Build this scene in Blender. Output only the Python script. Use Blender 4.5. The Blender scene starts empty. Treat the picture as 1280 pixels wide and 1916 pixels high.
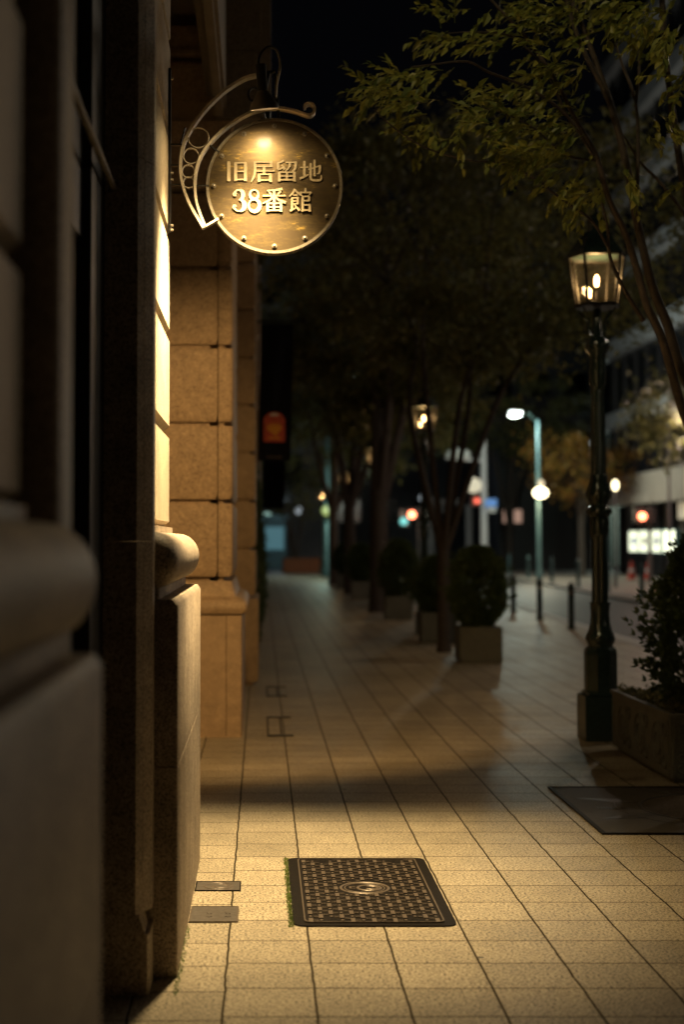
import bpy, bmesh, math, random
from mathutils import Vector, Matrix, noise

# ------------------------------------------------------------------ camera, world, exposure
sc = bpy.context.scene
F_PX, TH = 2800.0, 0.045
cd = bpy.data.cameras.new("camera"); cam = bpy.data.objects.new("camera", cd)
sc.collection.objects.link(cam); sc.camera = cam
cam.location = (0, 0, 1.5); cam.rotation_euler = (math.pi/2 + TH, 0, 0)
cd.sensor_fit = 'VERTICAL'; cd.sensor_height = 36; cd.sensor_width = 24
cd.lens = F_PX/1916*36
cd.shift_x = 151/1916; cd.shift_y = -72/1916
cd.clip_start = 0.05; cd.clip_end = 600
cd.dof.use_dof = True; cd.dof.focus_distance = 6.75; cd.dof.aperture_fstop = 1.5; cd.dof.aperture_blades = 0

w = bpy.data.worlds.new("World"); sc.world = w; w.use_nodes = True
nt = w.node_tree; bg = nt.nodes['Background']
bg.inputs[0].default_value = (0.15, 0.16, 0.22, 1); bg.inputs[1].default_value = 0.0060
sc.view_settings.view_transform = 'Standard'; sc.view_settings.look = 'None'
sc.view_settings.exposure = 0; sc.view_settings.gamma = 1
try:
    sc.cycles.max_bounces = 8; sc.cycles.sample_clamp_indirect = 3; sc.cycles.use_denoising = True
    sc.cycles.caustics_reflective = False; sc.cycles.caustics_refractive = False
except Exception: pass

_c, _s = math.cos(TH), math.sin(TH); _CY = 1012 - F_PX*math.tan(TH)
def ray(px, py):
    u = px-489; v = py-_CY
    return (u, v*_s+F_PX*_c, -v*_c+F_PX*_s)
def P(px, py, Y):                      # a point of the real place at depth Y
    r = ray(px, py); t = Y/r[1]
    return Vector((r[0]*t, Y, 1.5+r[2]*t))

# ------------------------------------------------------------------ helpers
C = sc.collection
R = random.Random(7)
class MB:
    def __init__(s): s.bm = bmesh.new()
    def face(s, vs):
        try: return s.bm.faces.new(vs)
        except ValueError: return None
    def box(s, x0, x1, y0, y1, z0, z1, bev=0):
        r = bmesh.ops.create_cube(s.bm, size=1)
        vs = r['verts']
        for v in vs:
            v.co = Vector(((x0+x1)/2+v.co.x*(x1-x0), (y0+y1)/2+v.co.y*(y1-y0), (z0+z1)/2+v.co.z*(z1-z0)))
        if bev:
            es = list({e for v in vs for e in v.link_edges})
            bmesh.ops.bevel(s.bm, geom=es, offset=bev, segments=2, affect='EDGES', profile=.7)
        return s
    def prism(s, pts, z0, z1):          # footprint polygon (x, y) raised from z0 to z1
        a = [s.bm.verts.new((x, y, z0)) for x, y in pts]; b = [s.bm.verts.new((x, y, z1)) for x, y in pts]
        n = len(pts)
        for i in range(n): s.face([a[i], a[(i+1) % n], b[(i+1) % n], b[i]])
        s.face(a[::-1]); s.face(b); return s
    def prism_y(s, pts, y0, y1):        # outline (x, z) with thickness along y
        a = [s.bm.verts.new((x, y0, z)) for x, z in pts]; b = [s.bm.verts.new((x, y1, z)) for x, z in pts]
        n = len(pts)
        for i in range(n): s.face([a[i], a[(i+1) % n], b[(i+1) % n], b[i]])
        s.face(a[::-1]); s.face(b); return s
    def rings(s, x0, x1, y0, y1, prof, ch=.004, near=1, far=0, left=0):
        # a moulding that runs round a rectangular pier: prof = [(offset, z)]
        loops = []
        for p in prof:
            o, z = p[0], p[1]; c = p[2] if len(p) > 2 else ch
            X1 = x1+o; Y0 = y0-o*near; Y1 = y1+o*far; X0 = x0-o*left
            pts = [(X0, Y0)]
            for k in range(4):
                a = -math.pi/2+k/3*math.pi/2
                pts.append((X1-c+c*math.cos(a), Y0+c+c*math.sin(a)))
            for k in range(4):
                a = k/3*math.pi/2
                pts.append((X1-c+c*math.cos(a), Y1-c+c*math.sin(a)))
            pts.append((X0, Y1))
            loops.append([s.bm.verts.new((x, y, z)) for x, y in pts])
        for a, b in zip(loops, loops[1:]):
            n = len(a)
            for i in range(n): s.face([a[i], a[(i+1) % n], b[(i+1) % n], b[i]])
        s.face(loops[0][::-1]); s.face(loops[-1]); return s
    def tube(s, pts, rad, seg=8, cap=True):
        pts = [Vector(p) for p in pts]; n = len(pts)
        if not hasattr(rad, '__len__'): rad = [rad]*n
        loops = []; up = Vector((.13, .37, 1)).normalized()
        for i, p in enumerate(pts):
            d = (pts[min(i+1, n-1)]-pts[max(i-1, 0)]).normalized()
            a = d.cross(up)
            if a.length < .05: a = d.cross(Vector((1, 0, 0)))
            a.normalize(); b = d.cross(a)
            loops.append([s.bm.verts.new(p+(a*math.cos(t)+b*math.sin(t))*rad[i]) for t in [2*math.pi*k/seg for k in range(seg)]])
        for a, b in zip(loops, loops[1:]):
            for i in range(seg): s.face([a[i], a[(i+1) % seg], b[(i+1) % seg], b[i]])
        if cap: s.face(loops[0][::-1]); s.face(loops[-1])
        return s
    def lathe(s, cx, cy, prof, seg=20, flute=0, cap=True):   # prof [(r, z)]
        loops = []
        for r, z in prof:
            L = []
            for k in range(seg):
                a = 2*math.pi*(k+.5)/seg
                rr = r*(1-flute*(k % 2))
                L.append(s.bm.verts.new((cx+rr*math.cos(a), cy+rr*math.sin(a), z)))
            loops.append(L)
        for a, b in zip(loops, loops[1:]):
            for i in range(seg): s.face([a[i], a[(i+1) % seg], b[(i+1) % seg], b[i]])
        if cap: s.face(loops[0][::-1]); s.face(loops[-1])
        return s
    def torus(s, c, axis, R_, r, seg=24, sub=6, a0=0, a1=2*math.pi, flat=None):
        axis = Vector(axis).normalized(); q = axis.to_track_quat('Z', 'Y')
        closed = abs(a1-a0-2*math.pi) < 1e-6; n = seg if closed else seg+1
        loops = []
        for k in range(n):
            t = a0+(a1-a0)*k/seg; L = []
            for j in range(sub):
                u = 2*math.pi*j/sub
                h = r*math.sin(u)*(flat if flat else 1)
                L.append(s.bm.verts.new(Vector(c)+q @ Vector(((R_+r*math.cos(u))*math.cos(t), (R_+r*math.cos(u))*math.sin(t), h))))
            loops.append(L)
        m = len(loops)
        for i in range(m if closed else m-1):
            a, b = loops[i], loops[(i+1) % m]
            for j in range(sub): s.face([a[j], a[(j+1) % sub], b[(j+1) % sub], b[j]])
        if not closed: s.face(loops[0][::-1]); s.face(loops[-1])
        return s
    def ball(s, c, r, seg=12, sc_=(1, 1, 1)):
        m = bmesh.ops.create_uvsphere(s.bm, u_segments=seg, v_segments=max(6, seg//2), radius=r)
        for v in m['verts']: v.co = Vector(c)+Vector((v.co.x*sc_[0], v.co.y*sc_[1], v.co.z*sc_[2]))
        return s
    def bar(s, pts, w, y0, y1):          # a flat bar bent in the x-z plane; w thickness
        pts = [Vector((p[0], 0, p[1])) for p in pts]; n = len(pts); L = []
        if not hasattr(w, '__len__'): w = [w]*n
        for i, p in enumerate(pts):
            d = (pts[min(i+1, n-1)]-pts[max(i-1, 0)]).normalized(); q = Vector((-d.z, 0, d.x))*w[i]/2
            L.append([s.bm.verts.new(((p+q*e).x, y, (p+q*e).z)) for e, y in ((1, y0), (-1, y0), (-1, y1), (1, y1))])
        for a, b in zip(L, L[1:]):
            for i in range(4): s.face([a[i], a[(i+1) % 4], b[(i+1) % 4], b[i]])
        s.face(L[0][::-1]); s.face(L[-1]); return s
    def leaf(s, p, d, nrm, L, W, fine=False):
        d = d.normalized(); sd = d.cross(nrm)
        if sd.length < 1e-3: sd = d.orthogonal()
        sd.normalize(); up = sd.cross(d)
        if fine:
            a = s.bm.verts.new(p); m1 = s.bm.verts.new(p+d*L*.33+sd*W*.5+up*W*.18); m2 = s.bm.verts.new(p+d*L*.33-sd*W*.5+up*W*.18)
            n1 = s.bm.verts.new(p+d*L*.68+sd*W*.34+up*W*.1-up*L*.03); n2 = s.bm.verts.new(p+d*L*.68-sd*W*.34+up*W*.1-up*L*.03)
            c1 = s.bm.verts.new(p+d*L*.36); c2 = s.bm.verts.new(p+d*L*.7-up*L*.04); t = s.bm.verts.new(p+d*L-up*L*.12)
            for f in ([a, m1, c1], [a, c1, m2], [m1, n1, c2, c1], [c1, c2, n2, m2], [n1, t, c2], [c2, t, n2]): s.face(f)
        else:
            a = s.bm.verts.new(p); b = s.bm.verts.new(p+d*L*.45+sd*W*.5+up*W*.15); c = s.bm.verts.new(p+d*L); e = s.bm.verts.new(p+d*L*.45-sd*W*.5+up*W*.15)
            s.face([a, b, c]); s.face([a, c, e])
    def build(s, name, mat, parent=None, smooth=None):
        bmesh.ops.recalc_face_normals(s.bm, faces=s.bm.faces) if smooth != 'leaf' else None
        me = bpy.data.meshes.new(name); s.bm.to_mesh(me); s.bm.free()
        o = bpy.data.objects.new(name, me); C.objects.link(o)
        if mat: me.materials.append(mat)
        if smooth and smooth != 'leaf':
            for p in me.polygons: p.use_smooth = True
            me.set_sharp_from_angle(angle=math.radians(smooth))
        if parent:
            o.parent = parent
            o.matrix_parent_inverse = Matrix.Identity(4)
            ox = parent; off = Vector((0, 0, 0))
            while ox: off += ox.location; ox = ox.parent
            me.transform(Matrix.Translation(-off))
        return o
def tag(o, label=None, cat=None, group=None, kind=None):
    for k, v in (('label', label), ('category', cat), ('group', group), ('kind', kind)):
        if v: o[k] = v
    return o
def thing(name, label, cat, loc=(0, 0, 0), group=None):
    o = bpy.data.objects.new(name, None); C.objects.link(o); o.location = loc
    o.empty_display_size = .1
    return tag(o, label, cat, group)
def dup(root, loc, label, group=None, mats=None):
    r = root.copy(); C.objects.link(r); r.location = loc; r['label'] = label
    if group: r['group'] = group
    def rec(src, dst):
        for ch in [o for o in bpy.data.objects if o.parent == src and o not in new]:
            c = ch.copy(); C.objects.link(c); c.parent = dst; new.add(c)
            rec(ch, c)
    new = {r}; rec(root, r); return r

# ------------------------------------------------------------------ materials
def mat(name, col, rough=.6, metal=0, spec=.5, emit=None, es=0, noise_s=0, noise_amt=.25, bump=0, bump_s=None, tint=None, trans=0):
    m = bpy.data.materials.new(name); m.use_nodes = True
    t = m.node_tree; b = t.nodes['Principled BSDF']
    b.inputs['Base Color'].default_value = (*col, 1); b.inputs['Roughness'].default_value = rough
    b.inputs['Metallic'].default_value = metal; b.inputs['Specular IOR Level'].default_value = spec
    if emit: b.inputs['Emission Color'].default_value = (*emit, 1); b.inputs['Emission Strength'].default_value = es
    N = t.nodes.new; Lk = t.links.new
    if noise_s or bump:
        g = N('ShaderNodeNewGeometry')
        n1 = N('ShaderNodeTexNoise'); n1.inputs['Scale'].default_value = noise_s or 20; n1.inputs['Detail'].default_value = 6; n1.inputs['Roughness'].default_value = .7
        Lk(g.outputs['Position'], n1.inputs['Vector'])
        if noise_s:
            r = N('ShaderNodeValToRGB'); r.color_ramp.elements[0].position = .3; r.color_ramp.elements[1].position = .7
            lo = [c*(1-noise_amt) for c in col]; hi = [min(1, c*(1+noise_amt)) for c in (tint or col)]
            r.color_ramp.elements[0].color = (*lo, 1); r.color_ramp.elements[1].color = (*hi, 1)
            Lk(n1.outputs['Fac'], r.inputs[0]); Lk(r.outputs[0], b.inputs['Base Color'])
        if bump:
            n2 = n1
            if bump_s:
                n2 = N('ShaderNodeTexNoise'); n2.inputs['Scale'].default_value = bump_s; n2.inputs['Detail'].default_value = 5
                Lk(g.outputs['Position'], n2.inputs['Vector'])
            bp = N('ShaderNodeBump'); bp.inputs['Strength'].default_value = 1; bp.inputs['Distance'].default_value = bump
            Lk(n2.outputs['Fac'], bp.inputs['Height']); Lk(bp.outputs[0], b.inputs['Normal'])
    return m
def granite(name, base, dark, light, scale=160, rough=.62, bump=.0012, thr=.44, big=3.0, bigamt=.22):
    m = bpy.data.materials.new(name); m.use_nodes = True
    t = m.node_tree; b = t.nodes['Principled BSDF']; N = t.nodes.new; Lk = t.links.new
    g = N('ShaderNodeNewGeometry')
    n1 = N('ShaderNodeTexNoise'); n1.inputs['Scale'].default_value = scale; n1.inputs['Detail'].default_value = 3; Lk(g.outputs['Position'], n1.inputs['Vector'])
    r = N('ShaderNodeValToRGB'); e = r.color_ramp.elements
    e[0].position = thr-.09; e[0].color = (*dark, 1); e[1].position = .68; e[1].color = (*light, 1)
    x = e.new(thr+.03); x.color = (*base, 1)
    Lk(n1.outputs['Fac'], r.inputs[0])
    n2 = N('ShaderNodeTexNoise'); n2.inputs['Scale'].default_value = big; n2.inputs['Detail'].default_value = 8; n2.inputs['Roughness'].default_value = .75
    Lk(g.outputs['Position'], n2.inputs['Vector'])
    mr = N('ShaderNodeMapRange'); mr.inputs[1].default_value = .3; mr.inputs[2].default_value = .7; mr.inputs[3].default_value = 1-bigamt; mr.inputs[4].default_value = 1+bigamt
    Lk(n2.outputs['Fac'], mr.inputs[0])
    mx = N('ShaderNodeVectorMath'); mx.operation = 'SCALE'; Lk(r.outputs[0], mx.inputs[0]); Lk(mr.outputs[0], mx.inputs['Scale'])
    Lk(mx.outputs[0], b.inputs['Base Color']); b.inputs['Roughness'].default_value = rough
    bp = N('ShaderNodeBump'); bp.inputs['Distance'].default_value = bump; Lk(n1.outputs['Fac'], bp.inputs['Height']); Lk(bp.outputs[0], b.inputs['Normal'])
    return m
STONE = granite('tan granite', (.34, .27, .195), (.12, .09, .065), (.47, .38, .28), 140, thr=.46, big=4.5, bigamt=.40)
STONEL = granite('rough cut limestone', (.44, .36, .25), (.20, .15, .10), (.55, .46, .33), 120, bump=.004, thr=.38)
STONER = granite('red brown granite', (.40, .285, .18), (.18, .115, .07), (.54, .40, .26), 150, bump=.0015, thr=.47, big=11, bigamt=.24)
STONED = granite('grey brown granite', (.17, .145, .12), (.09, .075, .06), (.24, .21, .18), 120)
DARKW = mat('dark painted frame', (.006, .006, .007), .5)
GLASSD = mat('dark window pane', (.012, .015, .016), .12)
IRON = mat('dark green painted iron', (.022, .040, .037), .2, .1, .8, noise_s=40, noise_amt=.3, bump=.0016, bump_s=45)
BLACKI = mat('black iron', (.02, .019, .018), .4, .6, noise_s=60, noise_amt=.3, bump=.0006)
STEEL = mat('bright bracket steel', (.50, .44, .34), .36, .3, noise_s=90, noise_amt=.25, bump=.0004)
BARK = mat('bark', (.055, .042, .034), .8, noise_s=18, noise_amt=.45, bump=.004)
SOIL = mat('soil', (.045, .033, .023), .95, noise_s=40, noise_amt=.5, bump=.01)
ASPH = mat('asphalt', (.055, .056, .06), .55, noise_s=60, noise_amt=.3, bump=.002)
KERB = granite('kerb granite', (.30, .29, .27), (.17, .16, .15), (.38, .37, .35), 120)
CONC = granite('planter concrete', (.105, .108, .09), (.06, .06, .05), (.15, .15, .125), 140, bump=.002)
PAVE2 = mat('far pavement', (.27, .24, .21), .6, noise_s=2, noise_amt=.25)
TEAL = mat('teal painted steel', (.07, .135, .15), .4, .1, noise_s=8, noise_amt=.2)
WHITE = mat('white painted steel', (.55, .55, .58), .45)
CLOTH = mat('navy cloth', (.007, .008, .018), .9, noise_s=3, noise_amt=.4)
RED = mat('red cloth', (.5, .09, .06), .85, noise_s=12, noise_amt=.3)
YEL = mat('yellow cloth', (.7, .32, .05), .85)
CONE = mat('red plastic', (.5, .06, .04), .5)
def leafmat(name, col, col2, tr=.3):
    m = bpy.data.materials.new(name); m.use_nodes = True
    t = m.node_tree; b = t.nodes['Principled BSDF']; N = t.nodes.new; Lk = t.links.new
    g = N('ShaderNodeNewGeometry'); n = N('ShaderNodeTexNoise'); n.inputs['Scale'].default_value = 2.2; n.inputs['Detail'].default_value = 3
    Lk(g.outputs['Position'], n.inputs['Vector'])
    ad = N('ShaderNodeMath'); ad.operation = 'MULTIPLY_ADD'; ad.inputs[1].default_value = .35; Lk(g.outputs['Random Per Island'], ad.inputs[0]); Lk(n.outputs['Fac'], ad.inputs[2])
    r = N('ShaderNodeValToRGB'); r.color_ramp.elements[0].position = .45; r.color_ramp.elements[1].position = .85
    r.color_ramp.elements[0].color = (*col, 1); r.color_ramp.elements[1].color = (*col2, 1)
    Lk(ad.outputs[0], r.inputs[0]); Lk(r.outputs[0], b.inputs['Base Color']); b.inputs['Roughness'].default_value = .5
    tl = N('ShaderNodeBsdfTranslucent'); Lk(r.outputs[0], tl.inputs[0]); mx = N('ShaderNodeMixShader'); mx.inputs[0].default_value = tr
    Lk(b.outputs[0], mx.inputs[1]); Lk(tl.outputs[0], mx.inputs[2]); Lk(mx.outputs[0], t.nodes['Material Output'].inputs[0])
    return m
LEAF = leafmat('zelkova leaf', (.11, .15, .032), (.27, .27, .05), .42)
LEAFD = leafmat('dark leaf', (.11, .125, .05), (.19, .18, .06), .4)
LEAFG = leafmat('evergreen', (.05, .09, .033), (.10, .14, .05), .25)
LEAFY = leafmat('autumn leaf', (.16, .13, .02), (.34, .15, .03))
MOSS = leafmat('moss green', (.06, .10, .008), (.12, .17, .015))
def emis(name, col, s):
    m = bpy.data.materials.new(name); m.use_nodes = True; b = m.node_tree.nodes['Principled BSDF']
    b.inputs['Base Color'].default_value = (.02, .02, .02, 1); b.inputs['Emission Color'].default_value = (*col, 1); b.inputs['Emission Strength'].default_value = s
    return m
BULB = emis('warm bulb', (1, .62, .28), 22); GLOBE = emis('warm globe', (1, .85, .5), 7)
COOL = emis('cool luminaire', (.85, 1, .8), 12); REDL = emis('red signal', (1, .22, .1), 9); TEALL = emis('teal signal', (.2, .7, .65), 1.4)
PINKW = emis('lit window', (1, .62, .45), .35)
def glassmat():
    m = bpy.data.materials.new('lantern glass'); m.use_nodes = True; t = m.node_tree; N = t.nodes.new; Lk = t.links.new
    tr = N('ShaderNodeBsdfTransparent'); tr.inputs[0].default_value = (.92, .82, .64, 1)
    gl = N('ShaderNodeBsdfGlossy'); gl.inputs['Roughness'].default_value = .08
    df = N('ShaderNodeBsdfTranslucent'); df.inputs[0].default_value = (.9, .8, .6, 1)
    m0 = N('ShaderNodeMixShader'); m0.inputs[0].default_value = .003; Lk(tr.outputs[0], m0.inputs[1]); Lk(df.outputs[0], m0.inputs[2])
    mx = N('ShaderNodeMixShader'); mx.inputs[0].default_value = .010; Lk(m0.outputs[0], mx.inputs[1]); Lk(gl.outputs[0], mx.inputs[2])
    Lk(mx.outputs[0], t.nodes['Material Output'].inputs[0]); return m
LGLASS = glassmat()

def tile_mat():
    m = bpy.data.materials.new('granite paving tiles'); m.use_nodes = True
    t = m.node_tree; b = t.nodes['Principled BSDF']; N = t.nodes.new; Lk = t.links.new
    def M(op, a, bb=None, cc=None):
        n = N('ShaderNodeMath'); n.operation = op
        for i, v in enumerate((a, bb, cc)):
            if v is None: continue
            if isinstance(v, (int, float)): n.inputs[i].default_value = v
            else: Lk(v, n.inputs[i])
        return n.outputs[0]
    g = N('ShaderNodeNewGeometry'); sp = N('ShaderNodeSeparateXYZ'); Lk(g.outputs['Position'], sp.inputs[0])
    wb = N('ShaderNodeTexNoise'); wb.inputs['Scale'].default_value = 6; Lk(g.outputs['Position'], wb.inputs['Vector'])
    wob = M('MULTIPLY', M('SUBTRACT', wb.outputs['Fac'], .5), .012)
    X = M('ADD', sp.outputs[0], wob)
    u = M('DIVIDE', M('ADD', X, .1225), .3); iu = M('FLOOR', u)
    v0 = M('DIVIDE', M('SUBTRACT', M('ADD', sp.outputs[1], wob), 4.794), .2997)
    left = M('LESS_THAN', iu, -.5)
    v = M('ADD', v0, M('MULTIPLY', left, .13)); iv = M('FLOOR', v)
    fu = M('SUBTRACT', u, iu); fv = M('SUBTRACT', v, iv)
    du = M('MULTIPLY', M('MINIMUM', fu, M('SUBTRACT', 1, fu)), .3); dv = M('MULTIPLY', M('MINIMUM', fv, M('SUBTRACT', 1, fv)), .3)
    def sm(d, a, b_):
        n = N('ShaderNodeMapRange'); n.interpolation_type = 'SMOOTHSTEP'; Lk(d, n.inputs[0]); n.inputs[1].default_value = a; n.inputs[2].default_value = b_; return n.outputs[0]
    ju = sm(du, .0025, .0055); jn = N('ShaderNodeTexNoise'); jn.inputs['Scale'].default_value = 3.1; Lk(g.outputs['Position'], jn.inputs['Vector']); jv = sm(M('ADD', dv, M('MULTIPLY', jn.outputs['Fac'], -.0018)), .0010, .0044); J = M('MINIMUM', ju, M('MAXIMUM', jv, .02))
    cb = N('ShaderNodeCombineXYZ'); Lk(iu, cb.inputs[0]); Lk(iv, cb.inputs[1]); wn = N('ShaderNodeTexWhiteNoise'); Lk(cb.outputs[0], wn.inputs['Vector'])
    n1 = N('ShaderNodeTexNoise'); n1.inputs['Scale'].default_value = 92; n1.inputs['Detail'].default_value = 3.5; n1.inputs['Roughness'].default_value = .65; Lk(g.outputs['Position'], n1.inputs['Vector'])
    r = N('ShaderNodeValToRGB'); e = r.color_ramp.elements; e[0].position = .40; e[0].color = (.05, .038, .025, 1); e[1].position = .505; e[1].color = (.40, .335, .235, 1)
    x = e.new(.66); x.color = (.52, .45, .32, 1); Lk(n1.outputs['Fac'], r.inputs[0])
    n2 = N('ShaderNodeTexNoise'); n2.inputs['Scale'].default_value = 1.1; n2.inputs['Detail'].default_value = 6; n2.inputs['Roughness'].default_value = .6; Lk(g.outputs['Position'], n2.inputs['Vector'])
    br = M('ADD', M('MULTIPLY', n2.outputs['Fac'], .55), M('MULTIPLY_ADD', wn.outputs['Value'], .24, .60))
    sc1 = N('ShaderNodeVectorMath'); sc1.operation = 'SCALE'; Lk(r.outputs[0], sc1.inputs[0]); Lk(br, sc1.inputs['Scale'])
    mx = N('ShaderNodeMix'); mx.data_type = 'RGBA'; Lk(J, mx.inputs[0]); mx.inputs[6].default_value = (.035, .027, .016, 1); Lk(sc1.outputs[0], mx.inputs[7])
    vo = N('ShaderNodeTexVoronoi'); vo.inputs['Scale'].default_value = 1.7; Lk(g.outputs['Position'], vo.inputs['Vector'])
    gum = sm(vo.outputs['Distance'], .022, .030); gm = N('ShaderNodeMix'); gm.data_type = 'RGBA'; Lk(gum, gm.inputs[0]); gm.inputs[6].default_value = (.07, .055, .04, 1); Lk(mx.outputs[2], gm.inputs[7])
    n3 = N('ShaderNodeTexNoise'); n3.inputs['Scale'].default_value = 7; n3.inputs['Detail'].default_value = 5; n3.inputs['Roughness'].default_value = .7; Lk(g.outputs['Position'], n3.inputs['Vector'])
    dm = N('ShaderNodeMapRange'); Lk(n3.outputs['Fac'], dm.inputs[0]); dm.inputs[1].default_value = .3; dm.inputs[2].default_value = .7; dm.inputs[3].default_value = .80; dm.inputs[4].default_value = 1.1
    s2 = N('ShaderNodeVectorMath'); s2.operation = 'SCALE'; Lk(gm.outputs[2], s2.inputs[0]); Lk(dm.outputs[0], s2.inputs['Scale'])
    Lk(s2.outputs[0], b.inputs['Base Color'])
    ro = M('MULTIPLY_ADD', n2.outputs['Fac'], .25, .36); iJ = M('SUBTRACT', 1, J)
    Lk(M('ADD', ro, M('MULTIPLY', iJ, .5)), b.inputs['Roughness']); Lk(M('MULTIPLY', J, .32), b.inputs['Specular IOR Level'])
    hgt = M('ADD', M('MULTIPLY', J, .35), M('MULTIPLY', n1.outputs['Fac'], .8))
    bp = N('ShaderNodeBump'); bp.inputs['Distance'].default_value = .003; Lk(hgt, bp.inputs['Height']); Lk(bp.outputs[0], b.inputs['Normal'])
    return m
TILE = tile_mat()

# ------------------------------------------------------------------ the setting: ground, road
def struct(name, mb, m): return tag(mb.build(name, m), kind='structure')
kx = lambda Y: 4.9+.029*Y
fx = lambda Y: 8.0+.038*Y
struct('ground', MB().box(-200, 260, -60, 300, -.5, -.12), ASPH)
s = MB(); s.prism([(-1.6, -10), (kx(-10)-.16, -10), (kx(76)-.16, 76), (-1.6, 76)], -.12, 0); struct('pavement', s, TILE)
s = MB(); s.prism([(kx(-10)-.16, -10), (kx(-10), -10), (kx(76), 76), (kx(76)-.16, 76)], -.12, .004); struct('kerb', s, KERB)
s = MB(); s.prism([(kx(-10), -10), (fx(-10), -10), (fx(76), 76), (kx(76), 76)], -.12, -.07); struct('road', s, ASPH)
s = MB(); s.prism([(kx(-10)+.18, -10), (kx(-10)+.32, -10), (kx(76)+.32, 76), (kx(76)+.18, 76)], -.07, -.064); struct('road_line', s, mat('worn white paint', (.5, .5, .48), .6, noise_s=30, noise_amt=.3))
s = MB(); s.prism([(fx(-10), -10), (fx(-10)+.2, -10), (fx(76)+.2, 76), (fx(76), 76)], -.12, .004); struct('kerb_across', s, KERB)
s = MB(); s.prism([(fx(-10)+.2, -10), (30, -10), (30, 76), (fx(76)+.2, 76)], -.12, 0); struct('pavement_across', s, PAVE2)

# ------------------------------------------------------------------ left stone building
bld = thing('stone_building', 'rusticated stone building on the left with rolled plinth mouldings and deep door recess', 'building', (-1, 5, 0))
def pier(y0, y1, far, zs, plinthx, shaftx, name='pilaster', st=None, sp=None):
    sp = sp or STONE; st = st or STONEL
    a = MB()                                    # plinth in two courses with a fine joint
    pb = [(0, 0), (0, .716)]; pt = [(0, .722), (0, 1.275), (-.015, 1.295)]
    a.rings(-1.2, plinthx, y0, y1, pb, ch=.007); a.rings(-1.2, plinthx, y0, y1, pt, ch=.007)
    a.rings(-1.2, plinthx-.006, y0+.006, y1-.006, [(0, .71), (0, .73)], ch=.015)
    p = a.build('plinth', sp, bld, 40)
    a = MB(); a.rings(-1.2, plinthx-.07, y0+.07, y1-.01, [(0, 1.29), (0, 1.34)], ch=.02)
    prof = [(.0, 1.33)]
    for k in range(13):
        t = -math.pi/2+math.pi*k/12
        prof.append((.048+.098*math.cos(t) if t > 0 else .070+.076*math.cos(t), 1.433+.1*math.sin(t)))
    prof += [(.02, 1.533), (.02, 1.562), (-.02, 1.562)]
    a.rings(-1.2, shaftx, y0+.15, y1-.02*(1-far), prof, ch=.05, far=far)
    a.build('roll_moulding', sp, bld, 40)
    a = MB(); b = .03
    for z0, z1 in zip(zs, zs[1:]):
        a.rings(-1.2, shaftx-b, y0+.15+b, y1-b*.3, [(0, z0), (0, z0+.004), (b, z0+b), (b, z1-b), (0, z1-.004), (0, z1)], ch=.012)
    o = a.build('shaft', st, bld, 25)
    return o
zsD = [1.56, 2.016, 2.48, 2.95, 3.42, 3.89, 4.36, 4.8, 5.3]
pier(-1.2, 2.74, 0, zsD, -.29, -.44)
pier(5.22, 7.14, 0, zsD, -.29, -.44)
# door jambs
def jamb(y, flip):
    f = -1 if flip else 1
    g = lambda pts: [(x, y+f*d) for x, d in pts]
    a = MB()
    for z0, z1 in ((.26, 1.497), (1.5, 2.797), (2.8, 4.197), (4.2, 5.6)):
        a.prism(g([(-1.2, 0), (-.418, 0), (-.398, .035), (-.412, .046), (-.398, .056), (-.371, .11), (-.371, .2), (-1.2, .2)]), z0, z1)
    a.prism(g([(-1.2, 0), (-.378, 0), (-.371, .02), (-.371, .2), (-1.2, .2)]), 0, .2)
    a.rings(-1.2, -.405, y if not flip else y-.17, y+.17 if not flip else y, [(.02, .2), (.0, .26)], ch=.004, near=.2)
    a.build('door_jamb', STONE, bld)
jamb(5.01, False)
a = MB(); a.rings(-1.2, -.378, 2.78, 2.99, [(0, 0), (0, 5.6)], ch=.02); a.build('door_jamb', STONE, bld, 40)
a = MB(); a.box(-1.2, -.56, 2.99, 5.01, 0, .12, .01); a.build('threshold', STONED, bld)
d = MB(); d.box(-.60, -.53, 2.99, 3.2, .12, 5.6); d.box(-.60, -.53, 4.62, 5.01, .12, 5.6); d.box(-.60, -.54, 3.2, 4.62, .12, .5); d.box(-.60, -.56, 3.2, 4.62, 2.44, 2.88)
dr = d.build('door_frame', DARKW, bld)
MB().tube([(-.5, 2.99, 2.69), (-.5, 5.0, 2.69)], .011, 10).build('transom_bar', STONED, bld, 40)
MB().box(-.59, -.575, 3.2, 4.62, .5, 2.44).build('door_pane', GLASSD, bld)
MB().box(-.59, -.575, 3.2, 4.62, 2.88, 5.6).build('fanlight_pane', mat('grey green pane', (.07, .085, .085), .3), bld)
a = MB(); a.box(-3, -1.19, -1.2, 40, 0, 9); a.box(-1.2, -.4, -1.2, 7.14, 5.6, 9); a.build('wall', STONED, bld)
# window in the bay beyond the lit pilaster
w_ = MB(); w_.box(-1.19, -1.12, 7.5, 11.1, .7, .8); w_.box(-1.19, -1.12, 7.5, 11.1, 3.9, 4.0); w_.box(-1.19, -1.12, 7.5, 7.6, .8, 3.9); w_.box(-1.19, -1.12, 11., 11.1, .8, 3.9); w_.box(-1.19, -1.13, 9.25, 9.35, .8, 3.9)
wf = w_.build('window_frame', DARKW, bld); MB().box(-1.185, -1.16, 7.6, 11.0, .8, 3.9).build('pane', GLASSD, wf)
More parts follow.
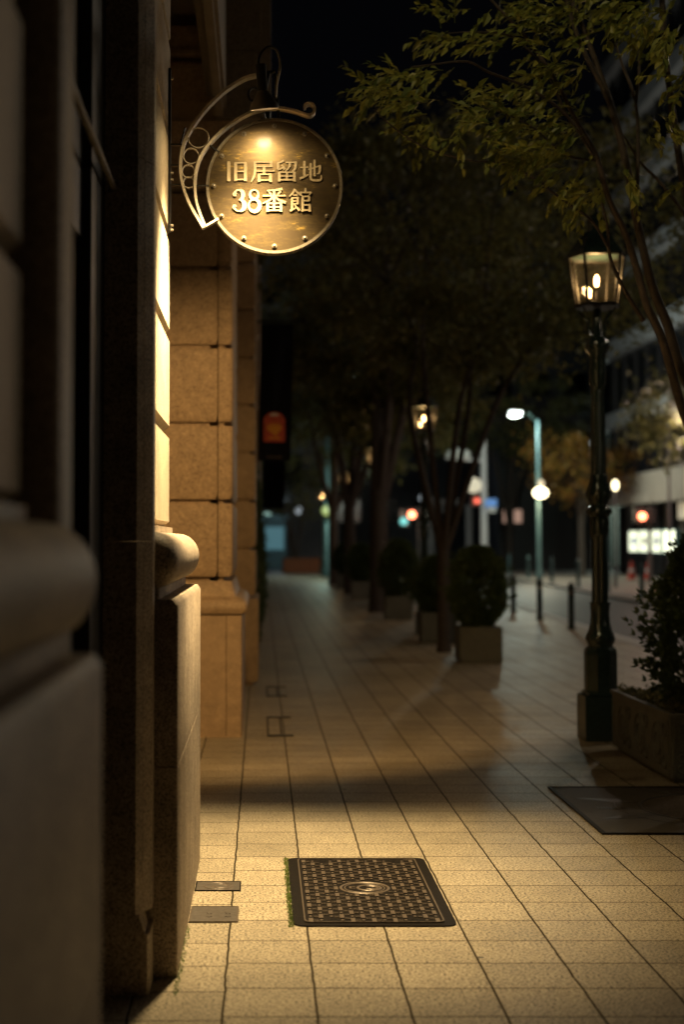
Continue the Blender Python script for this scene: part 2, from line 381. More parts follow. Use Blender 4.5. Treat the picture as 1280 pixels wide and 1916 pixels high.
# projecting end pier, camera side face lit
def course(a, x0, x1, y0, y1, z0, z1, b=.018, split=None, ch=.012):
    prof = [(-.06, z0), (-.06, z0+.032), (-.014, z0+.034), (0, z0+.075), (0, z1-.004), (-.004, z1)]
    if split:
        a.rings(x0, split-.004, y0, y1, prof, ch=.003); a.rings(split+.003, x1, y0, y1, prof, ch=.025)
    else: a.rings(x0, x1, y0, y1, prof, ch=ch)
FY = 11.52
a = MB(); a.rings(-1.2, -.272, FY, 13.6, [(0, 0), (0, .927)], ch=.003); a.rings(-.268, -.150, FY, 13.6, [(0, 0), (0, .927)], ch=.015)
a.build('plinth', STONER, bld, 40)
prof = [(-.04, .925), (.035, .94), (.052, .965), (.056, 1.0), (.045, 1.035), (.015, 1.06), (-.03, 1.07), (-.045, 1.11), (-.055, 1.15), (-.06, 1.19)]
a = MB(); a.rings(-1.2, -.165, FY+.02, 13.6, prof, ch=.03); a.build('roll_moulding', STONER, bld, 40)
a = MB(); zz = [1.192, 1.788, 2.388, 2.991, 3.604, 4.2, 4.78]
for z0, z1 in zip(zz, zz[1:]): course(a, -1.2, -.222, FY+.03, 13.5, z0, z1, split=-.337)
a.build('shaft', STONER, bld, 30)
a = MB()
for (o, z0, z1) in ((-.03, 4.785, 4.94), (-.02, 4.945, 5.2), (.02, 5.205, 5.23), (-.05, 5.23, 5.29), (.03, 5.29, 5.33), (.0, 5.335, 5.53), (-.1, 5.53, 5.8)):
    a.rings(-1.2, -.36, FY+.03-o, 13.5, [(0, z0), (0, z1)], ch=.01)
a.build('capital', STONER, bld)
a = MB()
for z0, z1 in ((4.79, 5.318), (5.322, 5.9), (5.9, 9)):
    a.rings(-.36, -.012, FY, 13.6, [(0, z0), (0, z1)], ch=.006); a.rings(-.004, .075, FY+.012, 13.6, [(0, z0), (0, z1)], ch=.006)
a.rings(-.02, .0, FY-.012, 13.6, [(0, 4.79), (0, 9)], ch=.008)
a.build('upper_pier', STONED, bld)
a = MB(); a.box(-.36, -.30, 7.14, FY-.01, 4.80, 9); a.box(-.30, -.275, 7.14, FY-.01, 4.86, 9); a.box(-1.2, -.42, 7.14, FY-.03, 5.6, 9); a.box(-.43, -.36, 7.14, FY-.03, 4.95, 5.05)
a.build('entablature', STONED, bld)
# farther bays
def far_pier(y0, y1, x, top=7.2):
    a = MB(); z = 0; k = 0
    while z < top:
        h = .9 if k == 0 else .5
        course(a, -1.2, x+(.03 if k == 0 else 0), y0, y1, z, z+h); z += h; k += 1
    a.build('shaft', STONER, bld, 30)
far_pier(15.6, 17.4, -.06); far_pier(21.5, 23.5, -.03); far_pier(28, 30, -.03); far_pier(35, 37, -.03)
a = MB(); a.box(-1.2, -.45, 13.6, 40, 0, 8.5); a.build('wall', STONER, bld)
for y0, y1 in ((17.9, 21), (24, 27.5), (30.5, 34.5)):
    f = MB().box(-.46, -.40, y0, y1, .8, 3.6).build('window', DARKW, bld); MB().box(-.41, -.392, y0+.1, y1-.1, .9, 3.5).build('pane', GLASSD, f)

# ------------------------------------------------------------------ hanging round sign
SY = 7.0; SX, SZ = .061, 3.172; K = .002535
sign = thing('hanging_sign', 'round brass hanging sign with raised Japanese lettering on a curled iron bracket', 'sign', (-.42, SY, 3.17))
def brass():
    m = bpy.data.materials.new('worn brass'); m.use_nodes = True
    t = m.node_tree; b = t.nodes['Principled BSDF']; N = t.nodes.new; Lk = t.links.new
    g = N('ShaderNodeNewGeometry'); mp = N('ShaderNodeMapping'); mp.inputs['Scale'].default_value = (5, 5, 16); Lk(g.outputs['Position'], mp.inputs[0])
    n = N('ShaderNodeTexNoise'); n.inputs['Scale'].default_value = 1.3; n.inputs['Detail'].default_value = 12; n.inputs['Roughness'].default_value = .78; Lk(mp.outputs[0], n.inputs['Vector'])
    r = N('ShaderNodeValToRGB'); e = r.color_ramp.elements; e[0].position = .46; e[0].color = (.075, .054, .03, 1); e[1].position = .68; e[1].color = (.36, .24, .06, 1)
    x = e.new(.58); x.color = (.105, .075, .034, 1)
    Lk(n.outputs['Fac'], r.inputs[0]); Lk(r.outputs[0], b.inputs['Base Color'])
    b.inputs['Metallic'].default_value = .93; b.inputs['Roughness'].default_value = .38; b.inputs['Coat Weight'].default_value = .18; b.inputs['Coat Roughness'].default_value = .16
    mp2 = N('ShaderNodeMapping'); mp2.inputs['Scale'].default_value = (40, 40, 400); Lk(g.outputs['Position'], mp2.inputs[0])
    n2 = N('ShaderNodeTexNoise'); n2.inputs['Scale'].default_value = 2; n2.inputs['Detail'].default_value = 4; Lk(mp2.outputs[0], n2.inputs['Vector'])
    bp = N('ShaderNodeBump'); bp.inputs['Distance'].default_value = .0005; bp.inputs['Strength'].default_value = .8; Lk(n2.outputs['Fac'], bp.inputs['Height']); Lk(bp.outputs[0], b.inputs['Normal'])
    return m
BRASS = brass(); GOLD = mat('gold lettering', (.21, .165, .095), .55, .25, noise_s=120, noise_amt=.2, bump=.0004)
GREYM = mat('dull grey rim metal', (.14, .12, .09), .45, .7, noise_s=70, noise_amt=.3, bump=.0004)
def disc(r0, y0, y1, seg=72):
    return [(SX+r0*math.cos(2*math.pi*k/seg), SZ+r0*math.sin(2*math.pi*k/seg)) for k in range(seg)]
MB().prism_y(disc(.312, 0, 0), SY-.012, SY+.030).build('disc', BRASS, sign)
# rim: ring around the face
s = MB(); seg = 72; L = []
for k in range(seg):
    t = 2*math.pi*k/seg; c_, s_ = math.cos(t), math.sin(t)
    L.append([s.bm.verts.new((SX+r*c_, y, SZ+r*s_)) for r, y in ((.309, SY-.006), (.309, SY-.020), (.3215, SY-.020), (.3235, SY-.016), (.3235, SY+.036), (.309, SY+.036))])
for k in range(seg):
    A, B = L[k], L[(k+1) % seg]
    for j in range(6): s.face([A[j], A[(j+1) % 6], B[(j+1) % 6], B[j]])
s.build('rim', GREYM, sign, 35)
for k in range(12):
    t = 2*math.pi*k/12
    x, z = SX+.286*math.cos(t), SZ+.286*math.sin(t)
    s = MB(); s.tube([(x, SY-.013, z), (x, SY-.017, z)], .0115, 12); s.ball((x, SY-.018, z), .0075, 10, (1, .9, 1)); s.build('rivet', GREYM, sign, 40)
# lettering
def ribbon(s, pts, ws, x0, z0, sx, sz, i):
    n = len(pts); q = [Vector((x0+p[0]*sx/100, z0+p[1]*sz/100)) for p in pts]
    if not hasattr(ws, '__len__'): ws = [ws]*n
    yf = SY-.0185-i*.00012; yb = SY-.0115; L = []
    for k in range(n):
        d = (q[min(k+1, n-1)]-q[max(k-1, 0)]).normalized(); o = Vector((-d.y, d.x))*ws[k]*sz/100/2
        a, b = q[k]+o, q[k]-o
        L.append([s.bm.verts.new((a.x, yf, a.y)), s.bm.verts.new((b.x, yf, b.y)), s.bm.verts.new((b.x, yb, b.y)), s.bm.verts.new((a.x, yb, a.y))])
    for a, b in zip(L, L[1:]):
        for j in range(4): s.face([a[j], a[(j+1) % 4], b[(j+1) % 4], b[j]])
    s.face(L[0][::-1]); s.face(L[-1])
def H(x0, x1, y): return ([(x0, y), (x1-9, y), (x1-3, y+1.2), (x1+2, y)], [6, 6, 9, 3])
def V(x, y1, y0, w=12): return ([(x, y1+2), (x, y1-6), (x, y0)], [w*.8, w, w])
def D(*a): return ([tuple(p[:2]) for p in a], [p[2] for p in a])
def arc(cx, cy, rx, ry, a0, a1, n, wf): return [(cx+rx*math.cos(math.radians(a0+(a1-a0)*k/n)), cy+ry*math.sin(math.radians(a0+(a1-a0)*k/n)), wf(k/n)) for k in range(n+1)]
G_ = {
 '旧': [V(10, 92, 2, 15), V(42, 88, 2, 14), V(88, 88, 2, 14), H(42, 90, 87), H(42, 88, 47), H(42, 88, 9)],
 '居': [H(20, 92, 91), V(88, 91, 68, 12), H(20, 88, 71), D((18, 94, 12), (19, 52, 12), (14, 24, 10), (2, 0, 4)), H(26, 102, 50), V(58, 71, 34, 12), H(36, 86, 35), V(36, 36, 0, 13), V(86, 36, 0, 13), H(36, 86, 8)],
 '留': [D((38, 98, 9), (24, 90, 8), (10, 86, 5)), V(12, 88, 58, 11), D((10, 56, 8), (26, 60, 7), (42, 70, 4)), D((28, 78, 4), (36, 68, 9), (42, 56, 12)), H(48, 96, 89), D((92, 90, 12), (91, 66, 12), (86, 54, 10), (76, 50, 4)), D((67, 90, 10), (64, 72, 10), (56, 58, 7), (42, 46, 4)), H(18, 86, 43), V(18, 44, 0, 13), V(86, 44, 0, 13), H(18, 86, 25), H(18, 86, 7), V(52, 44, 7, 10)],
 '地': [H(0, 36, 66), V(20, 94, 26, 12), D((-2, 14, 12), (16, 20, 9), (38, 32, 5)), D((38, 56, 6), (66, 65, 6), (96, 75, 7)), V(67, 100, 24, 11), V(49, 84, 18, 11), D((49, 22, 10), (51, 10, 10), (60, 5, 9), (80, 4, 9), (94, 6, 10), (99, 14, 8), (98, 30, 4)), D((92, 75, 11), (92, 52, 11), (88, 38, 9), (78, 36, 4))],
 '番': [D((86, 98, 12), (60, 93, 8), (18, 90, 4)), D((26, 86, 4), (38, 72, 11)), D((78, 88, 11), (64, 72, 4)), H(0, 98, 68), V(50, 92, 40, 12), D((48, 66, 11), (30, 48, 9), (0, 34, 4)), D((52, 66, 5), (72, 48, 10), (101, 38, 12)), H(22, 80, 35), V(22, 36, -2, 12), V(80, 36, -2, 12), H(22, 80, 19), H(22, 80, 4), V(50, 36, 4, 10)],
 '館': [D((26, 100, 10), (14, 80, 9), (-2, 66, 4)), D((24, 98, 4), (34, 86, 8), (48, 77, 10)), H(16, 38, 72), H(10, 42, 60), V(12, 60, 8, 10), V(38, 60, 32, 9), H(12, 38, 46), H(12, 38, 33), D((2, 2, 10), (14, 8, 8), (30, 16, 4)), D((22, 30, 5), (34, 16, 9), (46, 3, 11)), V(73, 102, 87, 10), H(52, 98, 84), V(51, 86, 70, 10), D((98, 85, 10), (90, 72, 5)), H(60, 90, 66), V(60, 67, -2, 11), V(89, 66, 46, 10), H(60, 89, 47), H(60, 94, 28), V(92, 28, -2, 11), H(60, 92, 5)],
 '3': [D(*(arc(20, 78, 5, 5, 0, 330, 8, lambda t: 12))), D(*(arc(46, 74, 32, 23, 165, 90, 5, lambda t: 7+0*t)+arc(46, 74, 29, 23, 90, -80, 10, lambda t: 6+13*math.sin(math.pi*t)))), D(*(arc(48, 27, 37, 26, 92, -90, 12, lambda t: 5+17*math.sin(math.pi*t))+arc(48, 27, 36, 26, -90, -160, 5, lambda t: 6+2*t))), D(*(arc(18, 20, 5, 5, 0, 330, 8, lambda t: 13)))],
 '8': [D(*arc(50, 76, 27, 21, 0, 360, 22, lambda t: 7+8*abs(math.sin(math.pi*(t-.2)))**2)), D(*arc(50, 27, 35, 27, 0, 360, 26, lambda t: 8+11*abs(math.cos(math.pi*(t+.08)))**2))],
}
def letter(ch, xa, xb, ya, yb):
    s = MB(); x0 = SX+(xa-513)*K; x1 = SX+(xb-513)*K; z1 = SZ-(ya-349)*K; z0 = SZ-(yb-349)*K
    for i, (p, wd) in enumerate(G_[ch]): ribbon(s, p, wd, x0, z0, x1-x0, z1-z0, i)
    return s
for ch, xa, xb, ya, yb in (('旧', 424, 464, 301, 341), ('居', 469, 512, 301, 342), ('留', 515, 556, 301, 341), ('地', 561, 601, 301, 341),
                           ('3', 434, 462, 355.5, 397), ('8', 461, 490, 355.5, 397), ('番', 491, 534, 354, 397), ('館', 541, 582, 355, 397)):
    letter(ch, xa, xb, ya, yb).build('letter', GOLD, sign)
# bracket, traced at the sign's depth
def cr(pts, m=6):
    out = []
    n = len(pts)
    for i in range(n-1):
        p0, p1, p2, p3 = pts[max(i-1, 0)], pts[i], pts[i+1], pts[min(i+2, n-1)]
        for k in range(m):
            t = k/m
            out.append(tuple(.5*((2*p1[j])+(-p0[j]+p2[j])*t+(2*p0[j]-5*p1[j]+4*p2[j]-p3[j])*t*t+(-p0[j]+3*p1[j]-3*p2[j]+p3[j])*t**3) for j in range(len(p1))))
    out.append(tuple(pts[-1])); return out
def cs(x, y): px, py = 300+x/3.5556, 80+y/3.5556; return (SX+(px-513)*K, SZ-(py-349)*K)
outer = cr([cs(*p) for p in ((648, 216), (560, 240), (430, 322), (308, 440), (208, 575), (155, 690), (137, 800), (141, 900), (162, 990), (205, 1095), (290, 1240))])
MB().bar(outer, .0125, SY-.035, SY+.015).build('outer_arm', STEEL, sign, 30)
inner = cr([cs(*p) for p in ((962, 440), (958, 425), (975, 412), (1005, 412), (1024, 438), (1018, 472), (990, 488), (955, 480), (880, 455), (775, 438), (680, 445), (580, 478), (480, 538), (400, 602), (330, 675), (275, 755), (242, 850), (233, 950), (240, 1050), (265, 1140), (300, 1228))])
MB().bar(inner, .0115, SY-.035, SY+.015).build('inner_arm', STEEL, sign, 30)
MB().bar([cs(290, 1236), cs(388, 1178)], .009, SY-.03, SY+.012).build('arm_end', STEEL, sign)
for x, y, r in ((255, 635, 68), (206, 758, 51), (188, 860, 42), (190, 935, 36)):
    c_ = cs(x, y); MB().torus((c_[0], SY-.012, c_[1]), (0, 1, 0), r/3.5556*K, .0032, 28, 6, flat=4).build('ring', STEEL, sign, 60)
for a_, b_, nm in (((66, 682), (150, 682), 'strut'), ((66, 820), (138, 820), 'strut'), ((66, 950), (150, 950), 'strut'), ((165, 568), (135, 672), 'strut'), ((318, 676), (392, 735), 'strut'), ((232, 957), (325, 957), 'strut')):
    MB().bar([cs(*a_), cs(*b_)], .0075, SY-.022, SY+.002).build(nm, BLACKI, sign)
wp = MB(); x_, _z = cs(66, 0); wp.box(-.441, x_+.004, SY-.03, SY+.01, cs(0, 1262)[1], cs(0, 172)[1], .002)
wpo = wp.build('wall_plate', BLACKI, sign)
for yy in (238, 870, 915, 1220, 1250):
    z_ = cs(0, yy)[1]; s = MB(); s.tube([(x_, SY-.012, z_), (x_+.016, SY-.012, z_)], .006, 8); s.build('bolt', STEEL, sign, 40)
# the rod holding the disc and the lamp's cable
r0 = cs(762, 200); r1 = cs(790, 545)
MB().tube([(r0[0], SY, r0[1]), ((r0[0]+r1[0])/2, SY, (r0[1]+r1[1])/2), (r1[0], SY, r1[1])], .008, 8).build('hanger_rod', BLACKI, sign, 40)
MB().tube([(*[cs(648, 216)[0]], SY-.01, cs(648, 216)[1]), (r0[0], SY-.005, r0[1]+.01)], .009, 8).build('top_tie', BLACKI, sign, 40)
# the lamp above the sign
LX, LY = -.004, 6.66
q = lambda x, y: P(300+x/3.5556, 80+y/3.5556, LY)
lz = [q(680, v).z for v in (140, 310, 325, 405, 432)]
lamp = thing('sign_lamp', 'small black spot lamp with conical shade lighting the round sign from above', 'lamp', (LX, LY, lz[0]))
tilt = .09; TX = math.radians(13)
s = MB(); s.lathe(0, 0, [(.0, lz[0]), (.022, lz[0]), (.0245, lz[0]-.01), (.0245, lz[1]), (.02, lz[1]-.005)], 20, cap=False); o = s.build('lamp_housing', BLACKI, None, 40)
def shade():
    s = MB(); z = [lz[1], lz[2], lz[3], lz[4]]
    s.lathe(0, 0, [(.024, z[0]), (.029, z[1]), (.064, z[2]), (.067, z[3]), (.064, z[3]), (.060, z[2]), (.026, z[1]-.004), (.01, z[1]-.004)], 32, cap=False); return s
sh = shade().build('lamp_shade', mat('shade paint', (.10, .08, .06), .4, .3), None, 40)
for ob in (o, sh):
    ob.data.transform(Matrix.Translation((0, 0, -lz[0]))); ob.data.transform(Matrix.Rotation(TX, 4, 'X') @ Matrix.Rotation(-tilt, 4, 'Y')); ob.parent = lamp
sh.data.materials.clear(); sh.data.materials.append(mat('shade paint', (.10, .08, .06), .4, .3))
s = MB(); s.ball((0, 0, lz[3]-lz[0]+.006), .026, 14, (1, 1, .6)); bo = s.build('bulb', emis('sign bulb', (1, .74, .42), 45), None, 60)
bo.data.transform(Matrix.Rotation(TX, 4, 'X') @ Matrix.Rotation(-tilt, 4, 'Y')); bo.parent = lamp
cab = cr([(-.01, 0, .0), (.0, .0, .045), (.035, .02, .085), (.075, .06, .08), (.09, .12, .03), (.075, .2, -.03), (.07, .33, -.06)], 5)
c2 = MB(); c2.tube([(p[0]+LX, p[1]+LY, p[2]+lz[0]) for p in cab], .006, 8); c2.build('cable', BLACKI, lamp, 40)
c3 = MB(); c3.tube([(LX+.01, LY+.03, lz[1]+.05), (LX+.02, LY+.2, lz[1]+.04), (r0[0]-.03, SY-.02, r0[1]-.0)], .010, 8); c3.build('lamp_arm', BLACKI, lamp, 40)
def light(kind, loc, e, col, r=.05, rot=None, **kw):
    ld = bpy.data.lights.new('light', kind); ld.energy = e; ld.color = col
    if kind in ('POINT', 'SPOT'): ld.shadow_soft_size = r
    o = bpy.data.objects.new('light', ld); C.objects.link(o); o.location = loc
    if rot: o.rotation_euler = rot
    for k, v in kw.items(): setattr(ld, k, v)
    return o
WARM = (1.0, .66, .32)
SL = (1, .735, .37)
lp = Vector((LX, LY, lz[0]))+(Matrix.Rotation(TX, 4, 'X') @ Matrix.Rotation(-tilt, 4, 'Y')) @ Vector((0, 0, lz[3]-lz[0]-.012))
light('SPOT', lp, 24, SL, .03, (math.radians(4), math.radians(4), 0), spot_size=math.radians(172), spot_blend=.6)
light('SPOT', lp, 1500, SL, .085, (math.radians(3), math.radians(7), 0), spot_size=math.radians(86), spot_blend=1)
# twin lamp added unseen behind the disc, to light the pier and paving
lamp2 = dup(lamp, (LX+.03, 2*SY+.01-LY, lz[0]), 'added second spot lamp hidden behind the round sign to light the pier')
lamp2.rotation_euler = (0, 0, math.pi)
light('SPOT', (LX+.03, 2*SY+.01-lp.y, lp.z), 760, (1, .60, .22), .08, (math.radians(60), math.radians(-2), math.radians(6)), spot_size=math.radians(66), spot_blend=.6)

# ------------------------------------------------------------------ covers in the pavement
cov = thing('handhole_cover', 'large dark iron access cover with basket weave pattern and moss along its left side', 'manhole cover', (.44, 6.5, 0))
CX0, CX1, CY0, CY1 = .125, .765, 5.89, 7.14
def rr(x0, x1, y0, y1, r, n=5):
    o = []
    for cx, cy, a in ((x1-r, y0+r, -90), (x1-r, y1-r, 0), (x0+r, y1-r, 90), (x0+r, y0+r, 180)):
        o += [(cx+r*math.cos(math.radians(a+90*k/n)), cy+r*math.sin(math.radians(a+90*k/n))) for k in range(n+1)]
    return o
CI = mat('cast iron', (.010, .008, .0065), .6, 0, .07, noise_s=60, noise_amt=.4, bump=.0008); CI2 = mat('worn cast iron', (.12, .092, .068), .45, .3, noise_s=90, noise_amt=.35, bump=.0006)
MB().prism(rr(CX0, CX1, CY0, CY1, .05), .0, .006).build('frame', CI, cov)
s = MB(); rim = [rr(CX0+.044, CX1-.044, CY0+.039, CY1-.039, .03), rr(CX0+.049, CX1-.049, CY0+.044, CY1-.044, .03)]
a0 = [s.bm.verts.new((x, y, .0115)) for x, y in rim[0]]; b0 = [s.bm.verts.new((x, y, .0115)) for x, y in rim[1]]; a1 = [s.bm.verts.new((x, y, .0074)) for x, y in rim[0]]; b1 = [s.bm.verts.new((x, y, .0074)) for x, y in rim[1]]
for i in range(len(a0)):
    j = (i+1) % len(a0); s.face([a0[i], a0[j], b0[j], b0[i]]); s.face([a1[i], a1[j], a0[j], a0[i]]); s.face([b0[i], b0[j], b1[j], b1[i]])
s.build('edge_rib', CI2, cov)
s = MB(); s.prism(rr(CX0+.045, CX1-.045, CY0+.04, CY1-.04, .03), .006, .0075); s2_ = s; nx, ny = 25, 38
ux = (CX1-CX0-.12)/nx; uy = (CY1-CY0-.11)/ny; mx_, my_ = (CX0+CX1)/2, (CY0+CY1)/2
for i in range(nx):
    for j in range(ny):
        x = CX0+.06+ux*(i+.5); y = CY0+.055+uy*(j+.5)
        if ((x-mx_)/.115)**2+((y-my_)/.115)**2 < 1: continue
        if (abs(x-mx_-.16) < .03 or abs(x-mx_+.16) < .03) and (y < CY0+.11 or y > CY1-.11): continue
        if i % 2 == 0:
            if (j+(i//2)*2) % 4 == 0: s.box(x-ux*.40, x+ux*.40, y-uy*.95, y+uy*.95, .0070, .0114)
            elif (j+(i//2)*2) % 4 == 2: s.box(x-ux*.24, x+ux*.24, y-uy*.3, y+uy*.3, .0070, .0108)
        elif (j+(i//2)) % 2 == 0:
            for q_ in (-.3, .1): s2_.box(x-ux*.48, x+ux*.48, y+uy*q_-uy*.08, y+uy*q_+uy*.08, .0070, .0104)
lid = s.build('lid', CI, cov); lid.data.materials.append(CI2)
for f in lid.data.polygons:
    if f.center.z > .0100: f.material_index = 1
s = MB(); s.torus((mx_, my_, .0085), (0, 0, 1), .103, .006, 40, 6, flat=.4); s.torus((mx_, my_, .0085), (0, 0, 1), .086, .003, 40, 6, flat=.6)
s.torus((mx_+.02, my_, .0085), (0, 0, 1), .05, .006, 30, 6, flat=.45); s.torus((mx_+.03, my_, .0085), (0, 0, 1), .026, .006, 24, 6, flat=.45, a0=.6, a1=5.6)
s.box(mx_-.062, mx_-.04, my_-.02, my_-.012, .007, .0105); s.box(mx_-.062, mx_-.04, my_+.012, my_+.02, .007, .0105); s.box(mx_-.066, mx_-.058, my_-.02, my_+.02, .007, .0108)
s.build('emblem', CI2, cov)
for x in (mx_-.16, mx_+.16):
    for y in (CY0+.075, CY1-.075):
        s = MB(); s.torus((x, y, .0078), (0, 0, 1), .018, .005, 18, 6, flat=.5); s.build('lifting_hole', CI, cov, 60)
s = MB()
for k in range(900):
    y = R.uniform(CY0-.005, CY1+.01) ; x = CX0-.008+R.gauss(0, .006)
    if R.random() < .25: x = CX0+.0+.05*(1-math.sqrt(max(0, 1-((CY0+.05-y)/.05)**2))) if y < CY0+.05 else x
    s.leaf(Vector((x, y, 0)), Vector((R.uniform(-1, 1), R.uniform(-1, 1), R.uniform(.3, 1))), Vector((R.uniform(-1, 1), R.uniform(-1, 1), 1)), R.uniform(.006, .014), .006)
for k in range(260):
    y = R.uniform(5.0, 5.9)**1; x = -.286+R.gauss(0, .005)
    s.leaf(Vector((x, y, 0)), Vector((R.uniform(-1, 1), R.uniform(-1, 1), R.uniform(.3, 1))), Vector((0, 0, 1)), R.uniform(.005, .012), .005)
tag(s.build('moss', MOSS, None, 'leaf'), 'bright green moss in the joint along the iron cover and wall foot', 'moss', kind='stuff')
LEAD = mat('plate metal', (.13, .115, .10), .4, .5, noise_s=50, noise_amt=.35, bump=.0006)
def plate(lab, x0, x1, y0, y1, kind):
    t = thing('marker_plate', lab, 'metal plate', ((x0+x1)/2, (y0+y1)/2, 0), 'metal plates set in the paving by the wall')
    MB().box(x0, x1, y0, y1, -.002, .004, .001).build('plate', LEAD, t)
    s = MB(); e = .006
    for b in ((x0-e, x1+e, y0-e, y0), (x0-e, x1+e, y1, y1+e), (x0-e, x0, y0, y1), (x1, x1+e, y0, y1)): s.box(*b, -.002, .0055)
    s.build('frame', CI if kind else CI2, t)
    cx, cy = (x0+x1)/2, (y0+y1)/2
    s = MB()
    if kind:
        s.torus((cx, cy, .0045), (0, 0, 1), .062, .003, 32, 6, flat=.5); s.torus((cx+.012, cy, .0045), (0, 0, 1), .034, .004, 24, 6, flat=.4, a0=.5, a1=5); s.ball((cx-.02, cy-.01, .004), .012, 8, (1, 1, .2)); s.ball((cx+.03, cy+.02, .004), .010, 8, (1, 1, .2))
    else:
        for ax in (cx-.02, cx+.055):
            s = MB(); s.box(ax-.012, ax+.012, cy-.045, cy-.04, .003, .0056); s.box(ax-.003, ax+.003, cy-.055, cy+.05, .003, .0057); s.box(ax-.010, ax+.010, cy+.0, cy+.006, .003, .0058); s.box(ax-.012, ax-.008, cy+.02, cy+.05, .003, .0059); s.build('raised_mark', LEAD, t)
    if kind: s.build('emblem', CI2, t)
plate('dark square plate with a round emblem, the farther of two by the wall foot', -.281, -.095, 6.49, 6.65, 1)
plate('grey square plate with raised marks, the nearer of two by the wall foot', -.281, -.098, 5.965, 6.2, 0)
def hatch(lab, x0, x1, y0, y1):
    t = thing('drain_hatch', lab, 'drain cover', ((x0+x1)/2, y0, 0), 'narrow drain hatches in the pavement')
    MB().box(x0, x1, y0-.03, y0+.03, -.002, .007).build('slot', DARKW, t); MB().box(x0, x1, y1-.03, y1+.03, -.002, .007).build('slot', DARKW, t)
    s = MB(); s.box(x0, x0+.012, y0+.03, y1-.03, -.002, .005); s.box(x1-.1, x1-.088, y0+.03, y1-.03, -.002, .005); s.build('frame', CI, t)
hatch('paving hatch with two black slots beside the brown granite pier', .045, .25, 11.6, 12.8)
hatch('paving hatch with two black slots beyond the brown granite pier', .05, .25, 14.55, 15.45)

